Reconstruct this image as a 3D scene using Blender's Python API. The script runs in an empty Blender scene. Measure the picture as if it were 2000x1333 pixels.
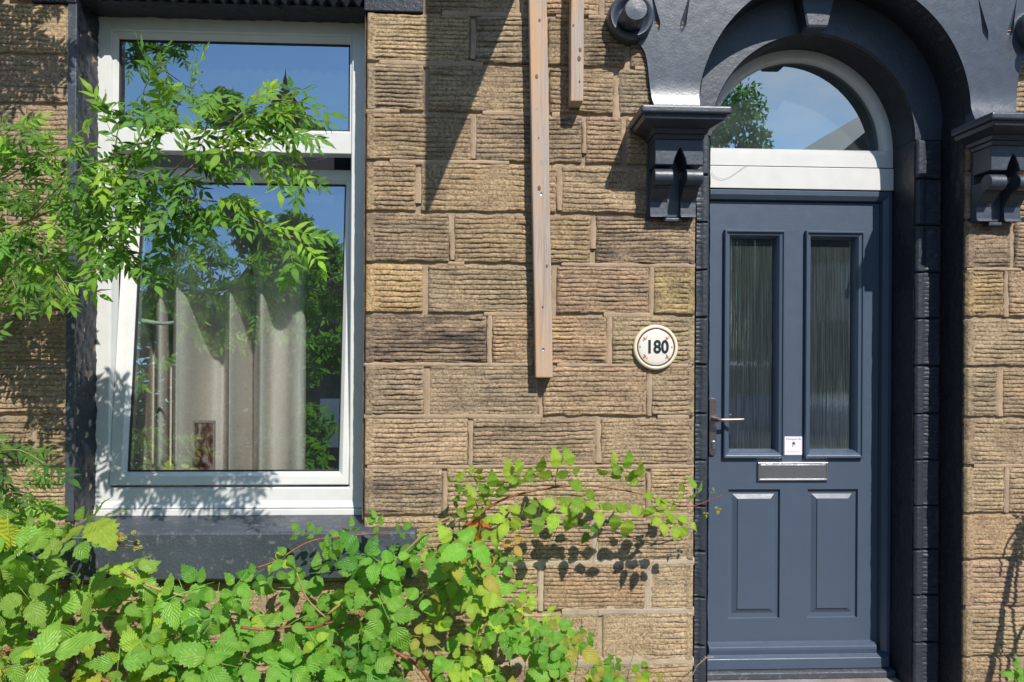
import bpy, bmesh, math, random
import numpy as np
from mathutils import Vector, Matrix
from mathutils.geometry import tessellate_polygon
random.seed(7)
S = bpy.context.scene
COL = S.collection
R = math.radians

# ---------------------------------------------------------------- camera
D, H = 2.94, 1.70              # metres from the wall plane (y = 0), eye height
FPX = 1400.0                   # focal length in photo pixels (photo 2000 px wide)
cam_d = bpy.data.cameras.new('camera'); cam_d.sensor_width = 36.0; cam_d.lens = FPX/2000*36
cam_d.clip_start = 0.05; cam_d.clip_end = 400
cam = bpy.data.objects.new('camera', cam_d); COL.objects.link(cam)
CR = Matrix.Rotation(R(-2.5), 3, 'Z') @ Matrix.Rotation(R(90.05), 3, 'X') @ Matrix.Rotation(R(0.35), 3, 'Z')
cam.matrix_world = Matrix.Translation((0, -D, H)) @ CR.to_4x4()
S.camera = cam

# ---------------------------------------------------------------- light
SUN = Vector((-0.42, 1.0, -1.07)).normalized()      # the way the sunlight travels
w = bpy.data.worlds.new('World'); S.world = w; w.use_nodes = True
nt = w.node_tree; bgn = nt.nodes['Background']
sky = nt.nodes.new('ShaderNodeTexSky'); sky.sky_type = 'NISHITA'; sky.sun_disc = False
sky.sun_elevation = math.asin(-SUN.z); sky.sun_rotation = math.atan2(-SUN.x, -SUN.y)
sky.dust_density = 0.1; sky.air_density = 1.2; sky.ozone_density = 6.0; sky.altitude = 100
tcw = nt.nodes.new('ShaderNodeTexCoord'); cmap = nt.nodes.new('ShaderNodeMapping'); cmap.inputs['Scale'].default_value = (2.4, 2.4, 5.5); cmap.inputs['Location'].default_value = (0.7, 0.25, 0.4)
cno = nt.nodes.new('ShaderNodeTexNoise'); cno.inputs['Scale'].default_value = 1.0; cno.inputs['Detail'].default_value = 7; cno.inputs['Roughness'].default_value = 0.55
crm = nt.nodes.new('ShaderNodeValToRGB'); crm.color_ramp.elements[0].position = 0.56; crm.color_ramp.elements[1].position = 0.72; crm.color_ramp.elements[1].color = (0.85, 0.85, 0.85, 1)
cmx = nt.nodes.new('ShaderNodeMix'); cmx.data_type = 'RGBA'; cmx.inputs[7].default_value = (6.0, 6.3, 6.8, 1)
nt.links.new(tcw.outputs['Generated'], cmap.inputs[0]); nt.links.new(cmap.outputs[0], cno.inputs['Vector']); nt.links.new(cno.outputs['Fac'], crm.inputs[0])
nt.links.new(crm.outputs[0], cmx.inputs[0]); nt.links.new(sky.outputs[0], cmx.inputs[6]); nt.links.new(cmx.outputs[2], bgn.inputs[0]); bgn.inputs[1].default_value = 0.115
sd = bpy.data.lights.new('sun', 'SUN'); sd.energy = 4.6; sd.angle = R(0.5); sd.color = (1.0, 0.95, 0.87)
so = bpy.data.objects.new('sun', sd); COL.objects.link(so); so.location = (3, -6, 8)
so.rotation_euler = SUN.to_track_quat('-Z', 'Y').to_euler()
S.view_settings.view_transform = 'Standard'; S.view_settings.look = 'None'
S.view_settings.exposure = 0.36; S.view_settings.gamma = 1.0; S.view_settings.use_curve_mapping = False
S.cycles.max_bounces = 8; S.cycles.transparent_max_bounces = 12
S.cycles.sample_clamp_indirect = 4.0
S.cycles.use_denoising = True

# ---------------------------------------------------------------- helpers
def P(u, v, y=0.0):
    """point on the plane at depth y that the photograph shows at pixel (u, v)"""
    d = CR @ Vector(((u-1000)/FPX, -(v-666.5)/FPX, -1.0))
    t = (y + D)/d.y
    return Vector((d.x*t, y, H + d.z*t))
def PX(u, y=0.0, v=666): return P(u, v, y).x
def PZ(v, y=0.0, u=1000): return P(u, v, y).z

def obj(name, verts, faces, mat, parent=None, smooth=False, bevel=0, kind=None, uv=None, seg=2, sharp=None):
    me = bpy.data.meshes.new(name)
    me.from_pydata([tuple(v) for v in verts], [], [tuple(f) for f in faces])
    return fin(name, me, mat, parent, smooth, bevel, kind, uv, seg)
def fin(name, me, mat, parent=None, smooth=False, bevel=0, kind=None, uv=None, seg=2):
    if mat: me.materials.append(mat)
    if smooth: me.polygons.foreach_set('use_smooth', [True]*len(me.polygons))
    if uv is not None:
        l = me.uv_layers.new(name='uv'); li = np.zeros(len(me.loops), int); me.loops.foreach_get('vertex_index', li)
        l.data.foreach_set('uv', np.asarray(uv, float)[li].ravel())
    me.update()
    o = bpy.data.objects.new(name, me); COL.objects.link(o)
    if parent: o.parent = parent
    if kind: o['kind'] = kind
    if bevel:
        m = o.modifiers.new('bevel', 'BEVEL'); m.width = bevel; m.segments = seg; m.limit_method = 'ANGLE'; m.angle_limit = R(35)
        m.harden_normals = False
    return o
class MB:
    def __init__(s): s.v = []; s.f = []
    def add(s, v, f):
        n = len(s.v); s.v += [tuple(a) for a in v]; s.f += [tuple(i+n for i in q) for q in f]; return s
    def box(s, x0, x1, y0, y1, z0, z1):
        v = [(x, y, z) for x in (x0, x1) for y in (y0, y1) for z in (z0, z1)]
        return s.add(v, [(0,1,3,2),(4,6,7,5),(0,4,5,1),(2,3,7,6),(0,2,6,4),(1,5,7,3)])
    def prism(s, pts, y0, y1):
        """polygon pts (x, z) pushed from y0 to y1"""
        n = len(pts); v = [(x, y0, z) for x, z in pts] + [(x, y1, z) for x, z in pts]
        tri = tessellate_polygon([[Vector((x, z, 0)) for x, z in pts]])
        f = [tuple(t) for t in tri] + [tuple(n+i for i in reversed(t)) for t in tri]
        f += [(i, (i+1) % n, n+(i+1) % n, n+i) for i in range(n)]
        return s.add(v, f)
    def prism_x(s, pts, x0, x1):
        """polygon pts (y, z) pushed from x0 to x1"""
        n = len(pts); v = [(x0, y, z) for y, z in pts] + [(x1, y, z) for y, z in pts]
        tri = tessellate_polygon([[Vector((y, z, 0)) for y, z in pts]])
        f = [tuple(t) for t in tri] + [tuple(n+i for i in reversed(t)) for t in tri]
        f += [(i, (i+1) % n, n+(i+1) % n, n+i) for i in range(n)]
        return s.add(v, f)
    def rings(s, rects, cap=False, close=False):
        """nested rectangles ((x0,x1,z0,z1), y) lofted into a mitred moulding"""
        v = []; f = []
        for (x0, x1, z0, z1), y in rects: v += [(x0,y,z0),(x1,y,z0),(x1,y,z1),(x0,y,z1)]
        n = len(rects); last = n if close else n-1
        for k in range(last):
            a, b = 4*k, 4*((k+1) % n)
            for i in range(4):
                j = (i+1) % 4; f.append((a+i, a+j, b+j, b+i))
        if cap: q = 4*(n-1); f.append((q, q+1, q+2, q+3))
        return s.add(v, f)
    def cyl(s, c, ax, r0, r1, L, n=24, caps=True):
        """cylinder or cone from c along ax"""
        ax = Vector(ax).normalized(); a = ax.orthogonal().normalized(); b = ax.cross(a); c = Vector(c)
        v = []; f = []
        for k in range(n):
            t = 2*math.pi*k/n; d = a*math.cos(t)+b*math.sin(t)
            v += [c+d*r0, c+ax*L+d*r1]
        for k in range(n): f.append((2*k, 2*((k+1) % n), 2*((k+1) % n)+1, 2*k+1))
        if caps: f += [tuple(2*k for k in range(n))[::-1], tuple(2*k+1 for k in range(n))]
        return s.add(v, f)
    def tube(s, pts, rad, n=6):
        pts = [Vector(p) for p in pts]; m = len(pts)
        if not hasattr(rad, '__len__'): rad = [rad]*m
        v = []; f = []; up = Vector((0.3, 0.2, 0.93))
        for i, p in enumerate(pts):
            d = (pts[min(i+1, m-1)] - pts[max(i-1, 0)]).normalized()
            a = d.cross(up)
            if a.length < 1e-3: a = d.orthogonal()
            a.normalize(); b = d.cross(a)
            for k in range(n):
                t = 2*math.pi*k/n; v.append(p+(a*math.cos(t)+b*math.sin(t))*rad[i])
        for i in range(m-1):
            for k in range(n): f.append((i*n+k, i*n+(k+1) % n, (i+1)*n+(k+1) % n, (i+1)*n+k))
        f += [tuple(range(n))[::-1], tuple((m-1)*n+k for k in range(n))]
        return s.add(v, f)
    def lathe(s, c, prof, n=48, ax='y'):
        """profile [(radius, y)] turned about the y axis through c"""
        v = []; f = []; m = len(prof)
        for k in range(n):
            t = 2*math.pi*k/n
            for r, y in prof: v.append((c[0]+r*math.cos(t), c[1]+y, c[2]+r*math.sin(t)))
        for k in range(n):
            for i in range(m-1):
                a = k*m+i; b = ((k+1) % n)*m+i; f.append((a, b, b+1, a+1))
        return s.add(v, f)
    def build(s, name, mat, parent=None, smooth=False, bevel=0, kind=None, seg=2):
        o = obj(name, s.v, s.f, mat, parent, smooth, bevel, kind, seg=seg)
        bm = bmesh.new(); bm.from_mesh(o.data); bmesh.ops.recalc_face_normals(bm, faces=bm.faces); bm.to_mesh(o.data); bm.free()
        if smooth:
            o.data.polygons.foreach_set('use_smooth', [True]*len(o.data.polygons))
        return o
def autosmooth(o, ang=35):
    o.data.polygons.foreach_set('use_smooth', [True]*len(o.data.polygons))
    o.data.set_sharp_from_angle(angle=R(ang)); return o
def thing(name, label, cat, loc=(0,0,0), group=None):
    o = bpy.data.objects.new(name, None); COL.objects.link(o); o.location = loc
    o['label'] = label; o['category'] = cat
    if group: o['group'] = group
    return o
def tag(o, label, cat, group=None):
    o['label'] = label; o['category'] = cat
    if group: o['group'] = group
    return o
rng = np.random.default_rng(5)
def noise2(x, z, scale, seed, octv=1):
    """smooth value noise in about -1..1"""
    out = np.zeros(np.broadcast(x, z).shape); amp = 1.0; tot = 0
    for o in range(octv):
        g = np.random.default_rng(seed*13+o).uniform(-1, 1, (64, 64))
        X = np.asarray(x)*scale*(2**o)+17.3; Z = np.asarray(z)*scale*(2**o)+9.1
        xi = np.floor(X).astype(int); zi = np.floor(Z).astype(int); fx = X-xi; fz = Z-zi
        fx = fx*fx*(3-2*fx); fz = fz*fz*(3-2*fz)
        a = g[xi % 64, zi % 64]; b = g[(xi+1) % 64, zi % 64]; c = g[xi % 64, (zi+1) % 64]; d = g[(xi+1) % 64, (zi+1) % 64]
        out = out + amp*((a*(1-fx)+b*fx)*(1-fz)+(c*(1-fx)+d*fx)*fz); tot += amp; amp *= 0.5
    return out/tot

# ---------------------------------------------------------------- materials
class N:
    def __init__(s, name, rough=0.6, spec=0.5, metal=0.0, base=None):
        s.m = bpy.data.materials.new(name); s.m.use_nodes = True; s.t = s.m.node_tree
        s.b = s.t.nodes['Principled BSDF']; s.out = s.t.nodes['Material Output']
        s.b.inputs['Roughness'].default_value = rough; s.b.inputs['Metallic'].default_value = metal
        s.b.inputs['Specular IOR Level'].default_value = spec
        if base: s.b.inputs['Base Color'].default_value = (*base, 1)
    def n(s, typ, **kw):
        nd = s.t.nodes.new('ShaderNode'+typ)
        for k, v in kw.items():
            if k in nd.inputs and not hasattr(nd, k): nd.inputs[k].default_value = v
            else: setattr(nd, k, v)
        return nd
    def l(s, a, b): s.t.links.new(a, b)
    def coord(s, scale=(1,1,1), gen='geo'):
        if gen == 'geo': g = s.n('NewGeometry').outputs['Position']
        elif gen == 'obj': g = s.n('TexCoord').outputs['Object']
        else: g = s.n('TexCoord').outputs['UV']
        m = s.n('Mapping'); m.inputs['Scale'].default_value = scale; s.l(g, m.inputs[0]); return m.outputs[0]
    def noise(s, scale, detail=4, rough=0.6, vec=None, dist=0.0):
        t = s.n('TexNoise'); t.inputs['Scale'].default_value = scale; t.inputs['Detail'].default_value = detail
        t.inputs['Roughness'].default_value = rough; t.inputs['Distortion'].default_value = dist
        if vec is not None: s.l(vec, t.inputs['Vector'])
        return t.outputs['Fac']
    def ramp(s, fac, stops):
        r = s.n('ValToRGB'); s.l(fac, r.inputs[0]); e = r.color_ramp.elements
        while len(e) < len(stops): e.new(0.5)
        for el, (p, c) in zip(e, stops): el.position = p; el.color = (*c, 1) if len(c) == 3 else c
        return r.outputs[0]
    def mix(s, fac, a, b, mode='MIX'):
        m = s.n('Mix', data_type='RGBA', blend_type=mode)
        for i, x in ((0, fac), (6, a), (7, b)):
            if isinstance(x, (int, float)): m.inputs[i].default_value = x
            elif isinstance(x, tuple): m.inputs[i].default_value = (*x, 1)
            else: s.l(x, m.inputs[i])
        return m.outputs[2]
    def math(s, op, a, b=0.0, c=None):
        m = s.n('Math', operation=op)
        for i, x in enumerate((a, b) if c is None else (a, b, c)):
            if isinstance(x, (int, float)): m.inputs[i].default_value = x
            else: s.l(x, m.inputs[i])
        return m.outputs[0]
    def color(s, c): s.l(c, s.b.inputs['Base Color'])
    def bump(s, h, dist=0.002, strength=1.0, prev=None):
        b = s.n('Bump'); b.inputs['Distance'].default_value = dist; b.inputs['Strength'].default_value = strength
        s.l(h, b.inputs['Height'])
        if prev is not None: s.l(prev, b.inputs['Normal'])
        s.l(b.outputs[0], s.b.inputs['Normal']); return b.outputs[0]

def stone_mat():
    s = N('sandstone', rough=0.92, spec=0.25); p = s.coord()
    info = s.n('ObjectInfo')
    off = s.n('VectorMath', operation='ADD'); s.l(p, off.inputs[0])
    cb = s.n('CombineXYZ'); rr = s.math('MULTIPLY', info.outputs['Random'], 37.0); s.l(rr, cb.inputs[0]); s.l(rr, cb.inputs[2]); s.l(cb.outputs[0], off.inputs[1])
    v = off.outputs[0]
    n1 = s.noise(9, 5, 0.65, v); n2 = s.noise(95, 5, 0.8, v); n3 = s.noise(3.2, 4, 0.6, v, 0.6)
    base = s.mix(s.ramp(n1, [(0.3, (0,0,0)), (0.72, (1,1,1))]), (0.76, 0.71, 0.66), (1.14, 1.08, 0.98))
    base = s.mix(1.0, info.outputs['Color'], base, 'MULTIPLY')
    st = s.n('Mapping'); st.inputs['Scale'].default_value = (0.5, 0.5, 2.2); s.l(v, st.inputs[0])
    soot = s.ramp(s.noise(7, 9, 0.80, st.outputs[0], 0.3), [(0.42, (0,0,0)), (0.60, (1,1,1))])
    mask = s.math('MULTIPLY', soot, s.math('MULTIPLY', info.outputs['Alpha'], 0.95))
    base = s.mix(mask, base, (0.070, 0.060, 0.054))
    spk = s.ramp(n2, [(0.38, (0.36,0.32,0.30)), (0.5, (1,1,1)), (0.66, (1.42,1.38,1.30))])
    base = s.mix(0.9, base, spk, 'MULTIPLY')
    s.color(base)
    b = s.bump(s.noise(230, 5, 0.75, p), 0.0042, 0.9); s.bump(s.noise(75, 5, 0.7, p), 0.009, 0.8, b)
    return s.m
def mortar_mat(name, col, dark):
    s = N(name, rough=0.95, spec=0.2); p = s.coord()
    base = s.mix(s.ramp(s.noise(11, 5, 0.65, p), [(0.3, (0,0,0)), (0.7, (1,1,1))]), dark, col)
    base = s.mix(0.6, base, s.ramp(s.noise(160, 3, 0.7, p), [(0.3, (0.7,0.7,0.7)), (0.6, (1.1,1.1,1.1))]), 'MULTIPLY')
    s.color(base); s.bump(s.noise(150, 5, 0.7, p), 0.003, 0.6); return s.m
def paint_mat(name, col, rough=0.4, bscale=90, bd=0.0012, strength=0.5, var=0.25, coat=0.0, spec=0.5, grain=None, dust=0.0):
    s = N(name, rough=rough, spec=spec); p = s.coord()
    nz = s.noise(6, 5, 0.6, p)
    base = s.mix(nz, tuple(c*(1-var) for c in col), tuple(c*(1+var) for c in col))
    if dust:
        base = s.mix(s.math('MULTIPLY', s.ramp(s.noise(28, 6, 0.75, p, 0.5), [(0.55, (0,0,0)), (0.75, (1,1,1))]), dust), base, (0.30, 0.30, 0.31))
    s.color(base)
    s.l(s.math('MULTIPLY_ADD', s.noise(25, 4, 0.6, p), 0.25, rough-0.12), s.b.inputs['Roughness'])
    if grain:
        g = s.coord(grain); b = s.bump(s.noise(1.0, 6, 0.7, g, 0.4), bd, strength)
        s.bump(s.noise(bscale, 3, 0.6, p), 0.0003, 0.5, b)
    else:
        b = s.bump(s.noise(bscale, 4, 0.6, p), bd, strength); s.bump(s.noise(bscale/6, 3, 0.6, p), bd*2, 0.4, b)
    s.b.inputs['Coat Weight'].default_value = coat; s.b.inputs['Coat Roughness'].default_value = 0.25
    return s.m
def plain(name, col, rough=0.5, metal=0.0, spec=0.5, bscale=0, bd=0.0005, var=0.0):
    s = N(name, rough, spec, metal, col); p = s.coord()
    if var: s.color(s.mix(s.noise(14, 5, 0.6, p), tuple(c*(1-var) for c in col), tuple(min(1.5, c*(1+var)) for c in col)))
    if bscale: s.bump(s.noise(bscale, 4, 0.6, p), bd, 0.6)
    return s.m
def glass_mat(name, refl=0.16, tint=(0.93,0.97,0.96), streak=False, dirt=0.03):
    s = N(name); t = s.t; t.nodes.remove(s.b)
    tr = s.n('BsdfTransparent'); tr.inputs[0].default_value = (*tint, 1)
    gl = s.n('BsdfGlossy'); gl.inputs[0].default_value = (0.78, 0.92, 1.0, 1); gl.inputs['Roughness'].default_value = 0.0 if not streak else 0.04
    fr = s.n('Fresnel'); fr.inputs['IOR'].default_value = 1.5
    geo = s.n('NewGeometry'); front = s.math('SUBTRACT', 1.0, geo.outputs['Backfacing'])
    fac = s.math('MULTIPLY', front, s.math('MINIMUM', s.math('MULTIPLY_ADD', fr.outputs[0], 1.6, refl-0.06), 0.95))
    mx = s.n('MixShader'); s.l(fac, mx.inputs[0]); s.l(tr.outputs[0], mx.inputs[1]); s.l(gl.outputs[0], mx.inputs[2])
    df = s.n('BsdfDiffuse'); df.inputs[0].default_value = (0.46, 0.56, 0.56, 1)
    m2 = s.n('MixShader')
    if streak:
        c = s.coord((1, 1, 0.010)); st = s.noise(520, 3, 0.6, c)
        c2 = s.coord((1, 1, 0.01)); st2 = s.noise(160, 2, 0.5, c2)
        f = s.math('MULTIPLY_ADD', s.ramp(st, [(0.42, (0,0,0)), (0.72, (1,1,1))]), 0.075, 0.025)
        s.l(f, m2.inputs[0])
        b = s.n('Bump'); b.inputs['Distance'].default_value = 0.0010; b.inputs['Strength'].default_value = 0.45; s.l(st2, b.inputs['Height']); s.l(b.outputs[0], gl.inputs['Normal'])
    else:
        c = s.coord(); f = s.math('MULTIPLY', s.ramp(s.noise(3.0, 8, 0.75, c), [(0.4, (0.3,0.3,0.3)), (0.8, (1,1,1))]), dirt); s.l(f, m2.inputs[0])
        b = s.n('Bump'); b.inputs['Distance'].default_value = 0.0006; b.inputs['Strength'].default_value = 0.35; s.l(s.noise(3.0, 1, 0.4, c), b.inputs['Height']); s.l(b.outputs[0], gl.inputs['Normal'])
    s.l(mx.outputs[0], m2.inputs[1]); s.l(df.outputs[0], m2.inputs[2]); s.l(m2.outputs[0], s.out.inputs[0])
    return s.m
def leaf_mat(name, trans=0.35, veins=9.0, gloss=0.38):
    s = N(name, rough=gloss, spec=0.4); info = s.n('ObjectInfo')
    uv = s.n('TexCoord').outputs['UV']; sx = s.n('SeparateXYZ'); s.l(uv, sx.inputs[0])
    au = s.math('ABSOLUTE', sx.outputs[0]); ph = s.math('SUBTRACT', sx.outputs[1], s.math('MULTIPLY', au, 0.55))
    wv = s.math('SINE', s.math('MULTIPLY', ph, veins*6.283))
    vein = s.math('GREATER_THAN', wv, 0.86); mid = s.math('LESS_THAN', au, 0.035)
    vm = s.math('MAXIMUM', s.math('MULTIPLY', vein, 0.5), mid)
    p = s.coord(); var = s.noise(22, 5, 0.65, p)
    att = s.n('Attribute', attribute_name='tint'); att.attribute_type = 'GEOMETRY'
    base = s.mix(1.0, info.outputs['Color'], s.mix(var, (0.70,0.78,0.7), (1.35,1.25,1.3)), 'MULTIPLY')
    base = s.mix(s.math('MULTIPLY', vm, 0.32), base, s.mix(1.0, base, (1.9,1.5,2.2), 'MULTIPLY'))
    spot = s.ramp(s.noise(34, 5, 0.8, p, 0.4), [(0.66, (0,0,0)), (0.71, (1,1,1))]); base = s.mix(s.math('MULTIPLY', spot, 0.75), base, (0.20, 0.12, 0.035))
    yel = s.ramp(s.noise(7, 3, 0.6, p), [(0.55, (0,0,0)), (0.75, (1,1,1))]); base = s.mix(s.math('MULTIPLY', yel, 0.35), base, (0.34, 0.40, 0.06))
    s.color(base)
    b = s.n('Bump'); b.inputs['Distance'].default_value = 0.0014; b.inputs['Strength'].default_value = 0.7; s.l(wv, b.inputs['Height'])
    s.l(b.outputs[0], s.b.inputs['Normal'])
    tl = s.n('BsdfTranslucent'); s.l(s.mix(1.0, base, (1.35,1.5,0.55), 'MULTIPLY'), tl.inputs[0])
    mx = s.n('MixShader'); mx.inputs[0].default_value = trans
    s.l(s.b.outputs[0], mx.inputs[1]); s.l(tl.outputs[0], mx.inputs[2]); s.l(mx.outputs[0], s.out.inputs[0])
    return s.m

M_STONE = stone_mat()
M_MORT = mortar_mat('mortar', (0.42, 0.325, 0.225), (0.25, 0.195, 0.14))
M_STRAP = mortar_mat('strap_mortar', (0.43, 0.315, 0.215), (0.30, 0.22, 0.15))
M_STRAPW = mortar_mat('pale_mortar', (0.48, 0.39, 0.29), (0.34, 0.27, 0.20))
M_BLACK = paint_mat('black_paint_shaded', (0.015, 0.019, 0.027), 0.42, 70, 0.0026, 0.9, 0.35, spec=0.5, dust=0.10)  # same paint as arch and corbels, darkened to deepen shade in the recesses
M_ARCH = paint_mat('arch_paint_lit', (0.046, 0.058, 0.080), 0.33, 110, 0.0009, 0.6, 0.22, spec=0.6, dust=0.04)  # same doorway paint, lighter tone for its sunlit front
M_CORB = paint_mat('corbel_paint', (0.034, 0.045, 0.066), 0.42, 60, 0.002, 0.7, 0.3, spec=0.6, dust=0.12)  # same doorway paint, toned lighter for the sunlit corbels
M_JAMB = paint_mat('jamb_paint_lit', (0.030, 0.037, 0.050), 0.46, 60, 0.0028, 0.9, 0.35, spec=0.4, dust=0.12)  # same paint as the reveals, lightened for the sunlit margin strip
M_SILL = paint_mat('sill_paint', (0.050, 0.060, 0.076), 0.45, 80, 0.003, 0.9, 0.45, dust=0.6)
M_DOOR = paint_mat('door_paint', (0.060, 0.085, 0.126), 0.38, 500, 0.0009, 0.45, 0.06, grain=(14, 14, 160))
M_DOORV = paint_mat('door_moulding_paint', (0.056, 0.081, 0.123), 0.33, 500, 0.0003, 0.3, 0.05)
M_WHITE = plain('white_upvc', (0.62, 0.62, 0.605), 0.34, bscale=9, bd=0.001, var=0.10)
M_CREAM = plain('cream_sealant', (0.50, 0.47, 0.38), 0.6, bscale=60, bd=0.001, var=0.2)
M_RUBBER = plain('black_gasket', (0.015, 0.015, 0.017), 0.5)
M_GLASS = glass_mat('window_glass', 0.44)
M_FGLASS = glass_mat('fanlight_glass', 0.48, dirt=0.10)
M_OBS = glass_mat('obscure_glass', 0.27, (0.45,0.5,0.5), streak=True)
M_CHROME = plain('polished_metal', (0.78, 0.78, 0.80), 0.28, 1.0, bscale=25, bd=0.003)
M_BRONZE = plain('weathered_handle_metal', (0.36, 0.30, 0.29), 0.34, 1.0, bscale=80, bd=0.001, var=0.2)
M_BLUEBLK = plain('keyhole_black', (0.01,0.01,0.012), 0.5)
def wood_mat():
    s = N('weathered_softwood', rough=0.7, spec=0.3); p = s.coord((110, 110, 2.6)); q = s.coord((16, 16, 1.3))
    c = s.mix(s.ramp(s.noise(1.4, 6, 0.65, p, 0.5), [(0.3,(0,0,0)),(0.7,(1,1,1))]), (0.24,0.185,0.15), (0.50,0.415,0.35))
    c = s.mix(s.ramp(s.noise(1.0, 4, 0.6, q), [(0.42,(0,0,0)),(0.6,(1,1,1))]), c, (0.50,0.32,0.20))
    t3 = s.coord((3, 3, 1.1)); c = s.mix(s.ramp(s.noise(2.2, 5, 0.65, t3), [(0.45,(0,0,0)),(0.7,(0.75,0.75,0.75))]), c, (0.36,0.33,0.31))
    sp = s.coord((20, 20, 9)); c = s.mix(s.math('MULTIPLY', s.ramp(s.noise(1.0, 4, 0.7, sp), [(0.62,(0,0,0)),(0.75,(1,1,1))]), 0.5), c, (0.22,0.17,0.15))
    s.color(c); s.bump(s.noise(1.6, 5, 0.7, p), 0.003, 0.9); return s.m
M_WOOD = wood_mat()
M_KNOT = plain('wood_knot', (0.14, 0.07, 0.04), 0.7, bscale=200, bd=0.001)
M_CURT = plain('curtain_cloth', (0.92, 0.82, 0.78), 0.9, spec=0.1, bscale=400, bd=0.0008, var=0.08)
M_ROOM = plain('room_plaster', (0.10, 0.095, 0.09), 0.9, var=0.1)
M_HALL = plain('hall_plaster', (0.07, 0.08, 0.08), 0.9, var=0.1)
M_LEAF = leaf_mat('bramble_leaf', 0.38, 6.0)
M_LEAF2 = leaf_mat('shrub_leaf', 0.36, 4.0, 0.34)
def stem_mat(name, a, b):
    s = N(name, rough=0.5); p = s.coord(); s.color(s.mix(s.ramp(s.noise(12, 4, 0.6, p), [(0.35,(0,0,0)),(0.65,(1,1,1))]), a, b)); s.bump(s.noise(120,3,0.6,p), 0.001, 0.5); return s.m
M_RED = stem_mat('red_cane', (0.20,0.020,0.018), (0.24,0.10,0.045))
M_BROWN = stem_mat('brown_cane', (0.26,0.15,0.06), (0.34,0.25,0.09))
M_TWIG = stem_mat('shrub_twig', (0.20,0.15,0.07), (0.30,0.26,0.10))
M_GSTEM = stem_mat('green_stalk', (0.20,0.30,0.07), (0.30,0.34,0.10))
M_DRY = stem_mat('dry_stalk', (0.22,0.17,0.12), (0.36,0.30,0.22))
M_CER = plain('cream_ceramic', (0.72, 0.64, 0.46), 0.18, spec=0.6)
M_CERW = plain('white_ceramic', (0.70, 0.66, 0.58), 0.18, spec=0.6)
M_BROWNL = plain('brown_glaze', (0.13, 0.05, 0.03), 0.25)
M_INK = plain('ink', (0.012, 0.02, 0.03), 0.35)
M_PAPER = plain('paper', (0.72,0.70,0.75), 0.6)

# ================================================================= STRUCTURE
# ground: one sheet of paving/soil out to the horizon
def ground_mat():
    s = N('ground_soil', rough=0.95, spec=0.2); p = s.coord()
    s.color(s.mix(s.noise(7, 6, 0.7, p), (0.05,0.045,0.035), (0.15,0.13,0.105))); s.bump(s.noise(40,6,0.7,p), 0.02, 0.7); return s.m
g = obj('ground', [(-150,-180,0),(150,-180,0),(150,60,0),(-150,60,0)], [(0,1,2,3)], ground_mat(), kind='structure')
rd = N('asphalt', rough=0.85, spec=0.3); pp = rd.coord(); rd.color(rd.mix(rd.noise(90,4,0.7,pp), (0.035,0.035,0.037), (0.08,0.08,0.08)))
obj('road', [(-150,-12,0.004),(150,-12,0.004),(150,-5.2,0.004),(-150,-5.2,0.004)], [(0,1,2,3)], rd.m, kind='structure')

house = thing('terraced_house', 'yellow sandstone terraced house front with black painted doorway and white window', 'house', (0,0,0))

WIN_L, WIN_R = PX(149, 0, 500), PX(713, 0, 500)
WIN_T, WIN_B = PZ(10, 0, 430), PZ(1006, 0, 430)
DY1, DY2, WQ = 0.145, 0.31, 0.15           # step of the doorway, door plane, window frame plane
DO_L, DO_R = PX(1357, 0, 800), PX(1881, 0, 800)       # door opening in the wall plane
DI_L = PX(1384, DY1, 800); DI_R = PX(1785, DY1, 800)  # inner opening
XC = (DO_L+DO_R)/2; XCI = (DI_L+DI_R)/2; RO = (DO_R-DO_L)/2; RI = (DI_R-DI_L)/2
ZSO = PZ(222, 0, 1640); ZSI = PZ(95, DY2, 1550) - RI      # springing lines: outer and inner arch
ZBASE = -0.1
WALL_T = H + 2.9
COURSE = [PZ(v, 0, 1000) for v in (-360,-262,-164,-66,32,130,224,320.5,418.5,517,614.5,713,814,911,1007,1099,1195,1294,1392,1490)]
ccount = len(COURSE)

# ---- mortar bed: solid wall core behind the stones, in blocks round the openings
XL, XR = -2.9, 3.6
core = MB()
yb = 0.010
def bed(x0, x1, z0, z1): core.box(x0, x1, yb, 0.42, z0, z1)
bed(XL, WIN_L, ZBASE, WALL_T); bed(WIN_L, WIN_R, ZBASE, WIN_B-0.14); bed(WIN_L, WIN_R, WIN_T+0.25, WALL_T)
bed(WIN_R, DO_L, ZBASE, WALL_T); bed(DO_R, XR, ZBASE, WALL_T); bed(DO_L, DO_R, ZSO+RO+0.02, WALL_T)
core.build('mortar_bed', M_MORT, house)
# arch spandrels of the core (behind the painted surround)
sp = MB()
for sgn in (-1, 1):
    n = 14; arc = [(XC+sgn*RO*math.cos(t), ZSO+RO*math.sin(t)) for t in np.linspace(0, math.pi/2, n)]
    pts = arc + [(XC, ZSO+RO+0.02), (XC+sgn*RO, ZSO+RO+0.02)]
    sp.prism(pts, 0.012, 0.42)
sp.build('arch_backing', M_BLACK, house)

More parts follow.
